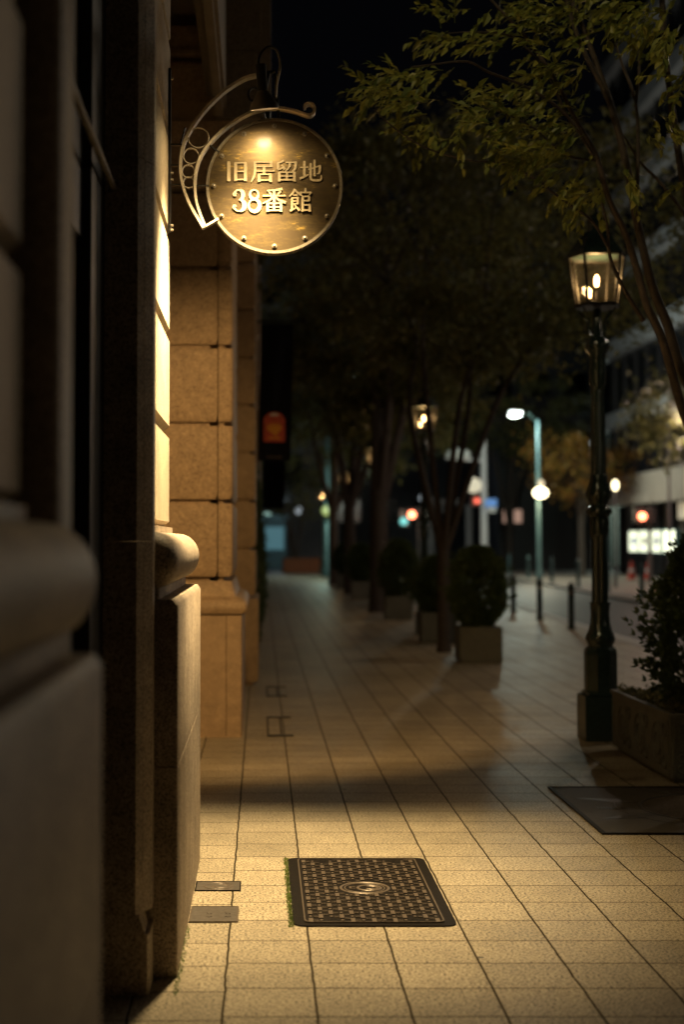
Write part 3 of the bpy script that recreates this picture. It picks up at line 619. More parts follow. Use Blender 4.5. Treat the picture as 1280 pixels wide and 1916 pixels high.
# ------------------------------------------------------------------ gas street lamps
def lamp_post(loc, label, lean=0):
    X0, Y0 = loc; t = thing('street_lamp', label, 'street lamp', (X0, Y0, 0), 'cast iron gas lamps along the tree row')
    zf = lambda py: P(1130, py, 11.4).z
    kx_ = 1.1*11.4/2800
    s = MB(); s.prism([(X0-.15, Y0-.15), (X0+.15, Y0-.15), (X0+.15, Y0+.15), (X0-.15, Y0+.15)], 0, zf(1300)); 
    s.rings(X0-.12, X0+.14, Y0-.14, Y0+.14, [(0, zf(1300)), (.012, zf(1298)), (.0, zf(1294))], ch=.01)
    s.build('base', IRON, t)
    prof = lambda L: [(r*kx_, zf(y)) for y, r in L]
    s = MB(); s.lathe(X0, Y0, prof([(1296, 29.5), (1290, 28), (1224, 28), (1215, 27), (1210, 23)]), 8); s.build('pedestal', IRON, t)
    s = MB(); s.lathe(X0, Y0, prof([(1211, 22), (1207, 21), (1201, 24), (1194, 25.5), (1186, 23), (1180, 20), (1165, 17), (1150, 16), (1132, 17), (1127, 18.5), (1126, 14)]), 24, .05); s.build('lower_collar', IRON, t, 50)
    s = MB(); s.lathe(X0, Y0, prof([(1127, 14), (1010, 12.5), (1002, 14)]), 24, .12); s.build('lower_shaft', IRON, t)
    s = MB(); s.lathe(X0, Y0, prof([(1003, 15), (993, 17), (986, 16), (978, 17.5), (968, 15), (962, 21), (956, 22.5), (950, 20), (945, 14), (940, 16), (930, 21.5), (922, 22.5), (912, 20), (900, 15), (892, 15.5), (886, 12)]), 24, .06); s.build('middle_collar', IRON, t, 50)
    s = MB(); s.lathe(X0, Y0, prof([(887, 13.2), (730, 12), (724, 13.5)]), 20, .10); s.build('upper_shaft', IRON, t)
    s = MB(); s.lathe(X0, Y0, prof([(725, 12), (716, 14.5), (700, 14.5), (694, 15.5), (686, 14), (664, 14), (658, 18), (648, 21), (640, 20), (632, 13), (628, 9), (578, 7)]), 24, .05); s.build('capital', IRON, t, 50)
    s = MB(); zc = zf(640)+.02
    for a in (.6, 2.54, 3.74, 5.68):
        dx, dy = math.cos(a), math.sin(a)
        s.tube(cr([(X0+dx*.03, Y0+dy*.03, zc), (X0+dx*.07, Y0+dy*.06, zc+.07), (X0+dx*.09, Y0+dy*.09, zc+.16), (X0+dx*.15, Y0+dy*.15, zc+.235)], 4), .007, 6)
    s.build('bracket', IRON, t, 50)
    z0, z1 = zf(571), zf(482)
    top = [(-.135, -.2), (.135, -.2), (.215, 0), (.135, .2), (-.135, .2), (-.215, 0)]; bot = [(x*.76, y*.76) for x, y in top]
    s = MB()
    s.prism([(X0+x*1.05, Y0+y*1.05) for x, y in bot], z0-.022, z0+.004)
    for i in range(6): s.tube([(X0+bot[i][0], Y0+bot[i][1], z0), (X0+top[i][0], Y0+top[i][1], z1)], .012, 6)
    for i in range(6):
        j = (i+1) % 6; s.tube([(X0+top[i][0], Y0+top[i][1], z1), (X0+top[j][0], Y0+top[j][1], z1)], .010, 6)
    lf = s.build('lantern_frame', BLACKI, t)
    s = MB()
    for i in range(6):
        j = (i+1) % 6; f = .985
        s.face([s.bm.verts.new((X0+p[0]*f, Y0+p[1]*f, z)) for p, z in ((bot[i], z0+.006), (bot[j], z0+.006), (top[j], z1-.004), (top[i], z1-.004))])
    s.build('glass', LGLASS, lf)
    s = MB(); L = []
    for f, z in ((1.07, z1+.005), (1.07, z1+.02), (.62, z1+.15), (.36, z1+.2), (.34, z1+.21), (.34, z1+.27), (.4, z1+.275), (.30, z1+.31), (.1, z1+.34), (.06, z1+.36), (.09, z1+.385), (.01, z1+.43)):
        L.append([s.bm.verts.new((X0+x*f, Y0+y*f, z)) for x, y in top])
    for A, B in zip(L, L[1:]):
        for i in range(6): s.face([A[i], A[(i+1) % 6], B[(i+1) % 6], B[i]])
    s.face(L[0]); s.face(L[-1]); s.build('lantern_roof', IRON, t)
    s = MB(); s.tube([(X0, Y0, z0), (X0, Y0, z0+.11)], .014, 8); s.tube([(X0, Y0, z0+.03), (X0-.06, Y0-.02, z0+.03)], .007, 6); s.build('burner', BLACKI, lf, 40)
    zb = zf(525)
    s = MB(); s.tube([(X0, Y0, zb-.045), (X0, Y0, zb-.02), (X0, Y0, zb+.02), (X0, Y0, zb+.042)], [.012, .018, .018, .007], 12); s.build('mantle', BULB, lf, 60)
    s = MB(); s.tube([(X0-.06, Y0-.02, zb-.135), (X0-.06, Y0-.02, zb-.11), (X0-.06, Y0-.02, zb-.07)], [.010, .014, .006], 10); s.build('mantle', BULB, lf, 60)
    return t
LP0 = (2.575, 11.4)
l1 = lamp_post(LP0, 'nearest cast iron gas lamp with glowing lantern beside the carved planter')
lampsp = [(2.65, 24.3, 'second gas lamp along the walk, behind the cube planter and multi stem tree'), (2.67, 35.2, 'third gas lamp along the walk, seen left of the second as a glowing dot'), (2.68, 48, 'fourth gas lamp far down the walk mostly hidden by trunks'), (2.70, 66, 'farthest gas lamp, leftmost glowing dot near the teal pole'), (2.55, -3.5, 'gas lamp behind the photographer at the tree row')]
for x, y, lb in lampsp: dup(l1, (x, y, 0), lb)
for x, y in [LP0]+[(a, b) for a, b, _ in lampsp]:
    e = 34 if 0 < y < 12 else 30 if y > 0 else 12
    light('POINT', (x, y, 3.52), e, WARM, .04)

# ------------------------------------------------------------------ trees
def tubes_tree(s, base, stems):
    pass
def crown_mesh(name, seed, rx, rz, n, size, clumps=46):
    r = random.Random(seed); s = MB(); cl = []
    while len(cl) < clumps:
        p = Vector((r.uniform(-1, 1), r.uniform(-1, 1), r.uniform(-1, 1)))
        if .35 < p.length < 1: cl.append((Vector((p.x*rx, p.y*rx, p.z*rz)), r.uniform(.35, .85)))
    for k in range(n):
        c_, cr_ = r.choice(cl)
        p = c_+Vector((r.gauss(0, cr_*.6), r.gauss(0, cr_*.6), r.gauss(0, cr_*.35)))
        d = Vector((r.gauss(0, 1), r.gauss(0, 1), r.gauss(-.5, .5)))
        s.leaf(p, d, Vector((r.gauss(0, .5), r.gauss(0, .5), 1)), size*r.uniform(.7, 1.3), size*.55)
    return s, cl
def tree(loc, label, seed, h, tr, nst, rx, rz, n, size, m, leanx=0, group='zelkova trees in the row along the walk', name='street_tree', tint=None, split=1.4):
    r = random.Random(seed); X, Y = loc
    t = thing(name, label, 'tree', (X, Y, 0), group)
    s, cl = crown_mesh('crown', seed, rx, rz, n, size)
    for v in s.bm.verts: v.co += Vector((X+leanx, Y, h))
    s.build('crown', m, t, 'leaf')
    s = MB()
    z1 = split
    s.tube([(X, Y, -.05), (X, Y, .15), (X+r.uniform(-.04, .04), Y, z1)], [tr*1.35, tr*1.05, tr*.9], 10)
    ends = []
    for k in range(nst):
        a = 2*math.pi*k/nst+r.uniform(-.4, .4); sp = r.uniform(.45, .9)*rx*.55
        e = Vector((X+leanx*.6+sp*math.cos(a), Y+sp*math.sin(a), h-rz*.15))
        m1 = Vector((X, Y, z1)).lerp(e, .4)+Vector((r.uniform(-.15, .15), r.uniform(-.15, .15), .25))
        m2 = Vector((X, Y, z1)).lerp(e, .7)+Vector((r.uniform(-.2, .2), r.uniform(-.2, .2), .2))
        pts = cr([tuple(Vector((X+.3*tr*math.cos(a), Y+.3*tr*math.sin(a), z1-.35))), tuple(m1), tuple(m2), tuple(e)], 4)
        q0 = tr*(.85 if nst < 3 else .6)
        s.tube(pts, [q0*(1-.8*i/(len(pts)-1)) for i in range(len(pts))], 8); ends += [(m1, q0*.5), (m2, q0*.35), (e, q0*.2)]
    for c_, cr_ in cl:
        p = c_+Vector((X+leanx, Y, h)); b, q0 = min(ends, key=lambda E: (E[0]-p).length)
        mid = b.lerp(p, .5)+Vector((r.uniform(-.2, .2), r.uniform(-.2, .2), r.uniform(-.1, .3)))
        s.tube([b, mid, p], [max(q0*.6, .018), max(q0*.35, .012), .006], 5)
    s.build('trunk', BARK, t, 50)
    return t
tree((2.47, 20.3), 'slender multi stem tree just left of the cube planter with round bush', 11, 5.4, .085, 5, 2.9, 2.0, 17000, .12, LEAFD, leanx=.7, split=1.7)
tree((2.50, 31.8), 'thick trunked tree second in the row beyond the cube planter', 12, 6.8, .20, 4, 3.1, 3.1, 17000, .16, LEAFD, leanx=.7, split=2.6)
tree((2.50, 42.3), 'third tree beyond the cube planter with straight dark trunk', 13, 7.0, .17, 4, 3.3, 3.2, 14000, .19, LEAFD, leanx=.7, split=2.8)
tree((2.46, 51), 'fourth tree beyond the cube planter, far down the walk', 14, 7.2, .17, 4, 3.8, 3.4, 11000, .22, LEAFD, leanx=.7, split=2.8)
tree((1.6, 71), 'small thin trees growing from the brown planter at the street end', 15, 5.6, .09, 6, 3.0, 3.2, 4000, .2, LEAFD, split=.9, group='distant trees')
tree((13.7, 64), 'yellow leaved tree under the street light across the road', 16, 4.9, .15, 4, 2.2, 1.7, 3200, .2, LEAFY, group='distant trees', split=2.6)
tree((12.6, 76), 'dark tree behind the teal lamp pole across the road', 17, 8, .2, 4, 4.0, 3.0, 4500, .25, LEAFD, group='distant trees', split=3)
tree((13.1, 44), 'green tree in front of the glass building across the road', 18, 5.3, .14, 4, 2.2, 1.5, 3000, .2, LEAFD, group='distant trees', split=3.2)
tree((6.6, 84), 'broad dark tree in the middle of the far street end', 19, 9.5, .25, 4, 5.0, 4.5, 5000, .3, LEAFD, group='distant trees', split=3)

# nearest tree: stems traced at their depth, leaves on drooping sprays
nt_ = thing('street_tree', 'nearest multi stem tree leaning in from the right edge with olive and yellow leaves', 'tree', (2.62, 8.45, 0), 'zelkova trees in the row along the walk')
s = MB()
def limb(pts, r0, r1, ya, yb, seg=8):
    n = len(pts); q = cr([tuple(P(x, y, ya+(yb-ya)*i/(n-1))) for i, (x, y) in enumerate(pts)], 4)
    s.tube(q, [r0+(r1-r0)*i/(len(q)-1) for i in range(len(q))], seg)
s.tube([(2.62, 8.45, -.05), (2.62, 8.45, .12), (2.60, 8.45, .6), (2.58, 8.45, 1.2), (2.57, 8.45, 1.75)], [.10, .075, .066, .062, .06], 12)
limb([(1352, 960), (1318, 870), (1276, 760), (1241, 638), (1211, 570), (1192, 502), (1170, 434), (1141, 375), (1118, 296), (1096, 254), (1075, 219), (1040, 150), (985, 70), (920, 0), (880, -60)], .030, .006, 8.45, 8.0)
limb([(1352, 950), (1325, 800), (1276, 692), (1251, 611), (1224, 543), (1203, 461), (1186, 380), (1172, 300), (1150, 215), (1128, 150), (1095, 60), (1070, 0), (1040, -80)], .034, .011, 8.45, 8.5)
limb([(1172, 310), (1140, 190), (1090, 90), (1060, 0), (1045, -40)], .018, .010, 8.5, 8.3)
limb([(1358, 940), (1345, 700), (1310, 480), (1278, 330), (1262, 225), (1245, 95), (1240, 0)], .028, .018, 8.5, 8.9)
limb([(1222, 540), (1200, 430), (1192, 390), (1195, 290), (1190, 190), (1165, 120), (1140, 40)], .016, .006, 8.5, 8.7, 6)
limb([(1190, 200), (1197, 130), (1195, 60)], .010, .006, 8.6, 8.7, 6)
limb([(1290, 410), (1240, 345), (1200, 305), (1175, 265), (1165, 250)], .012, .004, 8.7, 8.9, 6)
limb([(1205, 600), (1180, 560), (1160, 525), (1142, 480), (1138, 430), (1128, 380)], .016, .006, 8.5, 8.2, 6)
limb([(1142, 470), (1110, 415), (1070, 385), (1035, 360), (990, 327), (935, 305), (880, 300), (805, 280), (745, 245), (700, 205)], .009, .0035, 8.3, 7.5, 6)
limb([(1110, 290), (1060, 215), (990, 165), (915, 135), (875, 115), (815, 120), (770, 125)], .010, .003, 8.1, 7.5, 6)
limb([(1060, 215), (1020, 130), (960, 70), (900, 60), (840, 62)], .009, .003, 8.1, 7.8, 6)
limb([(1118, 300), (1060, 290), (1000, 240), (950, 215), (900, 200)], .008, .003, 8.2, 7.7, 6)
s.build('trunk', BARK, nt_, 50)
lv = MB()
def spray(px, py, Y, ang, n, step=9, size=.052, droop=.35, tw=True):
    # a twig in 3-D with alternate leaves
    p = P(px, py, Y); a = math.radians(ang)
    d = Vector((math.cos(a), R.uniform(-.35, .35), math.sin(a))).normalized(); st = step*Y/2800; pts = [p.copy()]
    for i in range(n):
        d = (d+Vector((0, 0, -droop*.12))+Vector((R.gauss(0, .05), R.gauss(0, .08), R.gauss(0, .04)))).normalized(); p = p+d*st; pts.append(p.copy())
        side = 1 if i % 2 else -1
        upv = Vector((0, 0, 1)); lat = d.cross(upv).normalized()*side
        ld = (d*.75+lat*R.uniform(.2, .8)+Vector((0, 0, R.uniform(-.75, .35)*1))).normalized()
        L = size*R.uniform(.7, 1.15)*(1 if i < n-2 else .75)
        lv.leaf(p, ld, (upv+Vector((R.gauss(0, .5), R.gauss(-.3, .5), 0))).normalized(), L, L*.5, True)
    lv.tube(pts, [.0022]*len(pts), 4, cap=False)
blobs = [  # px, py, spread x, spread y, twigs, direction
 (700, 175, 40, 14, 14, 165), (760, 190, 50, 20, 20, 175), (790, 235, 30, 18, 14, 220), (745, 150, 30, 12, 8, 150), (780, 130, 42, 12, 16, 185), (820, 40, 25, 12, 8, 150), (840, 75, 40, 12, 14, 190),
 (920, 75, 50, 8, 12, 195), (850, 185, 35, 14, 12, 10), (890, 210, 30, 18, 14, 200), (930, 180, 25, 14, 8, 160), (950, 230, 45, 18, 22, 185), (1000, 190, 50, 30, 26, 190), (1020, 120, 45, 35, 26, 200),
 (1010, 60, 55, 30, 26, 170), (1050, 25, 60, 25, 26, 180), (1040, 240, 50, 26, 28, 190), (960, 275, 30, 12, 10, 160), (980, 290, 45, 20, 22, 200), (1030, 300, 45, 25, 24, 200), (1060, 335, 40, 20, 18, 215), (1080, 370, 20, 20, 8, 250),
 (1090, 130, 25, 50, 14, 200), (1100, 330, 30, 20, 8, 220), (1160, 20, 40, 22, 18, 200), (1220, 30, 40, 25, 24, 210), (1250, 70, 35, 25, 18, 230), (1190, 60, 25, 15, 8, 220), (1150, 320, 20, 15, 6, 300), (1200, 220, 25, 15, 7, 330), (1240, 260, 20, 15, 5, 20),
 (870, 20, 30, 6, 3, 200), (1000, 10, 40, 10, 8, 180), (680, 160, 20, 8, 5, 170), (830, 260, 20, 10, 5, 230), (1270, 150, 20, 40, 8, 200), (1270, 330, 15, 30, 4, 200)]
for bx, by, sx, sy, n, an in blobs:
    for k in range(max(2, int(n*.70))):
        spray(bx+R.gauss(0, sx*.55)+18, by+R.gauss(0, sy*.6), R.uniform(7.4, 8.7), an+R.gauss(0, 28), R.randint(5, 9), size=R.uniform(.060, .085))
for k in range(240):   # the crown above and to the right of the frame
    spray(R.uniform(880, 1700), R.uniform(-420, -30), R.uniform(7.2, 10), R.uniform(120, 260), 8, step=14, size=.065)
lv.build('crown', LEAF, nt_, 'leaf')

# tree grate
GX0, GX1, GY0, GY1 = 1.765, 3.2, 7.735, 9.155
gr = thing('tree_grate', 'square iron tree grate with petal pattern around the nearest tree', 'tree grate', (2.48, 8.45, 0))
s = MB(); gcx, gcy = (GX0+GX1)/2+.13, (GY0+GY1)/2
hole = [(gcx+.47*math.cos(2*math.pi*k/32), gcy+.47*math.sin(2*math.pi*k/32)) for k in range(32)]
sq = []
for k in range(32):
    c_, s_ = math.cos(2*math.pi*k/32), math.sin(2*math.pi*k/32); f = 1/max(abs(c_), abs(s_))
    sq.append((min(max(gcx+.9*c_*f, GX0), GX1), min(max(gcy+.9*s_*f, GY0), GY1)))
def ringprism(s, A, B, z0, z1):
    n = len(A); a = [s.bm.verts.new((*p, z1)) for p in A]; b = [s.bm.verts.new((*p, z1)) for p in B]; c_ = [s.bm.verts.new((*p, z0)) for p in A]; d_ = [s.bm.verts.new((*p, z0)) for p in B]
    for i in range(n):
        j = (i+1) % n; s.face([a[i], a[j], b[j], b[i]]); s.face([a[i], c_[i], c_[j], a[j]]); s.face([b[i], b[j], d_[j], d_[i]])
ringprism(s, sq, hole, .001, .007); s.build('panel', mat('grate iron', (.030, .025, .020), .7, .0, noise_s=30, noise_amt=.3, bump=.001), gr)
s = MB(); e = .022
for b in ((GX0-e, GX1+e, GY0-e, GY0), (GX0-e, GX1+e, GY1, GY1+e), (GX0-e, GX0, GY0, GY1), (GX1, GX1+e, GY0, GY1)): s.box(*b, .0, .010)
s.build('frame', CI, gr)
s = MB()
for k in range(8):
    a_ = math.pi/4*k+.39; u_ = Vector((math.cos(a_), math.sin(a_))); v_ = Vector((-u_.y, u_.x)); c0 = Vector((gcx, gcy))
    pts = [c0+u_*.5, c0+u_*.62+v_*.06, c0+u_*.86, c0+u_*.62-v_*.06]
    pts = [(min(max(p.x, GX0), GX1), min(max(p.y, GY0), GY1)) for p in pts]
    s = MB(); s.prism(pts, .0065, .0078); s.build('petal', DARKW, gr)
s = MB()
for k in range(26): s.box(GX0+.12+k*.018, GX0+.128+k*.018, gcy-.03, gcy+.04, .0066, .0082)
s.torus((gcx, gcy, .006), (0, 0, 1), .48, .012, 40, 6, flat=.4); s.torus((gcx, gcy, .006), (0, 0, 1), .62, .005, 40, 6, flat=.5)
s.build('slot', DARKW, gr)
s = MB(); s.lathe(gcx, gcy, [(.469, .0), (.469, .005), (.3, .03), (.05, .05)], 28); tag(s.build('soil', SOIL, None, 60), kind='structure')

# ------------------------------------------------------------------ planters and bushes
pl = thing('carved_planter', 'carved stone planter box beside the nearest gas lamp base', 'planter', (2.9, 10, 0))
PX0, PX1, PY0, PY1 = 2.535, 3.30, 9.32, 10.86
s = MB(); s.rings(PX0, PX1, PY0, PY1, [(-.03, 0), (-.03, .03), (0, .035), (0, .40), (.012, .405), (.012, .43), (-.03, .43), (-.03, .38)], ch=.008, left=1, near=1, far=1); s.build('box', CONC, pl)
MB().box(PX0+.02, PX1-.02, PY0+.02, PY1-.02, .37, .395).build('soil', SOIL, pl)
s = MB()
for k in range(5):
    z = .09+k*.065; s.torus((PX0+.07, PY0-.002, z), (0, 1, 0), .024, .007, 16, 6); s.torus((PX1-.07, PY0-.002, z), (0, 1, 0), .024, .007, 16, 6)
for x in (PX0+.13, PX0+.025, PX1-.13, PX1-.025): s.box(x-.006, x+.006, PY0-.008, PY0+.01, .05, .39)
for x0_, x1_ in ((PX0+.14, PX1-.14),): s.box(x0_, x1_, PY0-.008, PY0+.01, .05, .062); s.box(x0_, x1_, PY0-.008, PY0+.01, .378, .39)
for k in range(3): s.torus((PX0+.27+k*.115, PY0-.002, .22), (0, 1, 0), .05, .008, 20, 6)
for y in (9.62, 10.08, 10.54):
    s.torus((PX0-.002, y, .22), (1, 0, 0), .13, .010, 28, 6, flat=.8); s.torus((PX0-.002, y, .22), (1, 0, 0), .07, .014, 20, 6, flat=.7); s.torus((PX0-.002, y-.17, .12), (1, 0, 0), .04, .009, 16, 6); s.torus((PX0-.002, y-.17, .32), (1, 0, 0), .04, .009, 16, 6)
for y in (9.36, 10.82): s.box(PX0-.008, PX0+.01, y-.01, y+.01, .05, .39)
s.build('relief', CONC, pl, 50)
def conifer(name, loc, label, h, r, n, m, shape, group=None, size=.05, seed=1):
    rr_ = random.Random(seed); X, Y, Z = loc; t = thing(name, label, 'bush', (X, Y, Z), group); s = MB(); st = MB()
    st.tube([(X, Y, Z), (X+.01, Y, Z+h*.5), (X, Y, Z+h*.92)], [.022, .014, .004], 8)
    for k in range(n):
        u = rr_.random(); z = u*h; a = rr_.uniform(0, 2*math.pi)
        R_ = r*shape(u)*(1+.42*noise.noise(Vector((math.cos(a)*2.5+seed, math.sin(a)*2.5, z*6))))
        q_ = R_*math.sqrt(rr_.uniform(.35, 1))*(1.28 if rr_.random() < .1 else 1) ; p = Vector((X+q_*math.cos(a), Y+q_*math.sin(a), Z+z))
        out = Vector((math.cos(a), math.sin(a), .5+rr_.uniform(0, .8)))
        for j in range(5):
            dd = (out+Vector((rr_.gauss(0, .5), rr_.gauss(0, .5), rr_.gauss(0, .5)))).normalized()
            s.leaf(p, dd, Vector((rr_.gauss(0, 1), rr_.gauss(0, 1), rr_.gauss(0, 1))), size*rr_.uniform(.6, 1.2), size*.32)
    for k in range(22):
        u = .06+.85*k/22; a = rr_.uniform(0, 6.28); R_ = r*shape(u)*.85
        st.tube([(X, Y, Z+u*h*.85), (X+R_*math.cos(a), Y+R_*math.sin(a), Z+u*h+.04)], [.007, .003], 5)
    s.build('foliage', m, t, 'leaf'); st.build('stem', BARK, t)
    return t
cone = lambda u: math.sin(math.pi*min(1, (u*.9+.12)))**.7*(1-.45*u)
egg = lambda u: max(.05, math.sin(math.pi*(u*.94+.04)))**.55
conifer('conifer_bush', (2.98, 10.0, .38), 'shaggy conifer in the carved planter at the right edge', 1.32, .47, 4600, LEAFG, cone, seed=3, size=.055)
s = MB()
for k in range(1500):
    x = R.uniform(PX0+.03, PX1-.03); y = R.uniform(PY0+.03, PY1-.03)
    s.leaf(Vector((x, y, .38+R.uniform(0, .07))), Vector((R.gauss(0, 1), R.gauss(0, 1), .8)), Vector((R.gauss(0, 1), R.gauss(0, 1), 1)), R.uniform(.03, .06), .02)
tag(s.build('low_plants', leafmat('variegated leaf', (.09, .10, .035), (.22, .20, .09)), None, 'leaf'), 'low variegated plants filling the carved planter around the conifer', 'plants', kind='stuff')
def cube_planter(X, Y, label, blabel, seed, hw=.26, r=.34, hb=1.0):
    t = thing('cube_planter', label, 'planter', (X, Y, 0), 'cube planters along the tree row')
    s = MB(); s.rings(X-hw, X+hw, Y-hw, Y+hw, [(-.015, 0), (-.015, .02), (0, .03), (0, .44), (-.008, .45), (-.04, .45), (-.04, .40)], ch=.012, left=1, far=1); s.build('box', CONC, t)
    MB().box(X-hw+.03, X+hw-.03, Y-hw+.03, Y+hw-.03, .38, .41).build('soil', SOIL, t)
    conifer('round_bush', (X, Y, .41), blabel, hb, r, 5200, LEAFG, egg, 'rounded bushes in the cube planters', .06, seed)
cube_planter(2.69, 18.6, 'weathered grey cube planter, nearest one standing right of the slender tree', 'dense rounded bush in the nearest cube planter', 5)
cube_planter(2.62, 22.3, 'cube planter half hidden behind the slender multi stem tree', 'rounded bush partly hidden behind the slender multi stem tree', 6, hb=.85)
cube_planter(2.62, 28.7, 'cube planter between the second gas lamp and the thick trunked tree', 'rounded bush between the second gas lamp and the thick trunked tree', 8, hb=1.1)
cube_planter(2.60, 39, 'cube planter between the thick trunk and the straight trunk', 'rounded bush between the thick trunk and the straight trunk', 9)
cube_planter(2.60, 47, 'farthest cube planter beyond the straight trunk', 'rounded bush in the farthest cube planter', 10)
# climbing shrubs against the far facade
for i, (x, y, h, lb) in enumerate(((-.04, 20.0, 2.5, 'tall narrow shrub against the facade beyond the brown granite pier'), (-.0, 26, 1.8, 'farthest narrow shrub against the facade'))):
    conifer('wall_shrub', (x-.08, y, 0), lb, h, .13 if i == 0 else .16, 1800, LEAFG, egg, 'narrow shrubs along the facade', .06, 20+i)

# ------------------------------------------------------------------ bollards
b0 = thing('bollard', 'dark iron bollard at the kerb, nearest of the row and right of the others', 'bollard', (5.255, 25.42, 0), 'dark bollards along the near kerb')
s = MB(); s.lathe(5.255, 25.42, [(.075, 0), (.075, .03), (.055, .04), (.055, .70), (.062, .71), (.062, .735), (.05, .75), (.045, .775), (.02, .80), (.003, .805)], 14); s.build('post', IRON, b0, 40)
s = MB(); s.lathe(5.255, 25.42, [(.0565, .60), (.0565, .66)], 14, cap=False); s.build('band', CI2, b0)
for x, y, lb in ((5.29, 28.5, 'dark iron bollard at the kerb, second from the right'), (5.33, 31.7, 'dark iron bollard at the kerb, third from the right beside the round bush')): dup(b0, (x, y, 0), lb)
tb = None
for i, y in enumerate((39.0, 43.5, 48.5, 54, 60, 66)):
    x = 8.42+.038*y
    lb = ('pale teal bollard across the road, nearest of its row and left of the shop window', 'pale teal bollard across the road just right of the gas lamp shaft', 'pale teal bollard across the road just left of the gas lamp shaft', 'pale teal bollard across the road under the yellow tree', 'pale teal bollard across the road right of the teal lamp pole', 'farthest pale teal bollard across the road')[i]
    if tb is None:
        tb = thing('bollard', lb, 'bollard', (x, y, 0), 'teal bollards across the road')
        s = MB(); s.lathe(x, y, [(.09, 0), (.09, .05), (.065, .07), (.065, .75), (.075, .77), (.075, .8), (.05, .82), (.06, .86), (.04, .91), (.005, .93)], 12); s.build('post', TEAL, tb, 40)
    else: dup(tb, (x, y, 0), lb)

# ------------------------------------------------------------------ banners
BY = 17.45
def banner(Y, x0, x1, ztop, zbot, label, crest, hang=.05):
    t = thing('hanging_banner', label, 'banner', (x0, Y, ztop), 'dark banners hung from the facade')
    s = MB(); s.tube([(-.07, Y, ztop+.03), (x1+.12, Y, ztop+.03)], .014, 8); s.ball((x1+.13, Y, ztop+.03), .028, 10); s.build('pole', BLACKI, t, 40)
    s = MB(); n = 12; A = []; B = []
    for k in range(n+1):
        z = ztop+(zbot-ztop)*k/n; sw = .02*math.sin(k*.7); wv = -.03*k/n
        A.append([s.bm.verts.new((x0+(x1-x0)*j/6+wv*1.2, Y+.018*math.sin(j*1.4+k*.25)+sw*.3, z)) for j in range(7)])
    for k in range(n):
        for j in range(6): s.face([A[k][j], A[k][j+1], A[k+1][j+1], A[k+1][j]])
    geo = list(s.bm.faces); bmesh.ops.solidify(s.bm, geom=geo, thickness=.004); s.build('cloth', CLOTH, t, 60)
    if crest:
        cx = (x0+x1)/2-.035; cz = crest; w_ = .125
        pts = [(cx-w_, cz-.17), (cx+w_, cz-.17), (cx+w_, cz+.08)]+[(cx+w_*math.cos(a), cz+.08+.10*math.sin(a)) for a in [math.pi*k/10 for k in range(1, 10)]]+[(cx-w_, cz+.08)]
        e = MB(); e.prism_y(pts, Y-.034, Y-.026); em = e.build('emblem', RED, t)
        e = MB()
        for a in (-.75, -.35, 0, .35, .75):
            e.prism_y([(cx+.012*math.cos(a), cz-.10-.012*math.sin(a)), (cx+.10*math.sin(a)+.028*math.cos(a), cz-.02), (cx+.11*math.sin(a), cz+.07*math.cos(a)), (cx+.10*math.sin(a)-.028*math.cos(a), cz-.02)], Y-.038-.001*abs(a), Y-.033)
        e.prism_y([(cx-.08, cz-.135), (cx+.08, cz-.135), (cx+.06, cz-.115), (cx-.06, cz-.115)], Y-.039, Y-.033)
        e.build('flower', YEL, em)
        e = MB(); e.prism_y([(cx-.06, cz+.135), (cx+.06, cz+.135), (cx+.03, cz+.165), (cx-.03, cz+.165)], Y-.037, Y-.033); e.build('crown_mark', WHITE, em)
        e = MB()
        for k in range(7): e.box(cx-.09+k*.027, cx-.075+k*.027, Y-.032, Y-.026, zbot+.03, zbot+.05)
        e.build('lettering', mat('faded print', (.12, .10, .08), .8), t)
banner(BY, -.005, .375, P(500, 606, BY).z, P(500, 862, BY).z, 'long navy banner with a red and yellow arched emblem hung from the facade', P(508, 800, BY).z)
banner(24, .04, .40, P(500, 800, 24).z, P(500, 952, 24).z, 'plain dark banner behind and below the one with the red emblem', None)

# ------------------------------------------------------------------ right hand building across the road
rb = thing('glass_office', 'modern office block across the road with pale floor bands over a lit canopy', 'building', (16.5, 60, 0))
BX = 16.5; FASC = mat('beige fascia', (.42, .37, .33), .6, noise_s=1.5, noise_amt=.12); BAND = mat('pale floor band', (.38, .40, .44), .55, noise_s=1, noise_amt=.2); GF = mat('dark curtain wall', (.012, .013, .016), .25)
MB().box(BX+.3, BX+20, 14, 72, 4.4, 34).build('facade', GF, rb)
for z in (6.7, 10.1, 13.5, 16.9, 20.2, 23.5):
    MB().box(BX-.15, BX+.35, 14, 72, z, z+.75).build('floor_band', BAND, rb)
s = MB()
for k in range(29): s.box(BX+.2, BX+.32, 14.6+k*2, 14.7+k*2, 4.4, 30)
s.build('mullion', mat('mullion', (.03, .032, .036), .5), rb)
MB().box(BX-.6, BX+1, 50, 70.5, 3.35, 4.35).build('canopy', FASC, rb)
s = MB()
for k in range(8): s.box(BX-.75, BX-.6, 50+k*2.56+.03, 52.5+k*2.56, 3.05, 3.42)
s.build('canopy_edge', FASC, rb)
MB().box(BX+1.0, BX+1.2, 14, 72, 0, 4.4).build('shop_wall', mat('shop wall', (.22, .20, .18), .5, noise_s=.8, noise_amt=.3), rb)
for k in range(9): MB().box(BX+.2, BX+.5, 52+k*2.2, 52.35+k*2.2, 0, 3.1).build('column', DARKW, rb)
MB().box(BX-.2, BX+.1, 51.5, 58.5, 2.35, 3.0).build('sign_band', mat('lit sign band', (.5, .45, .38), .5, emit=(1, .85, .6), es=.25), rb)
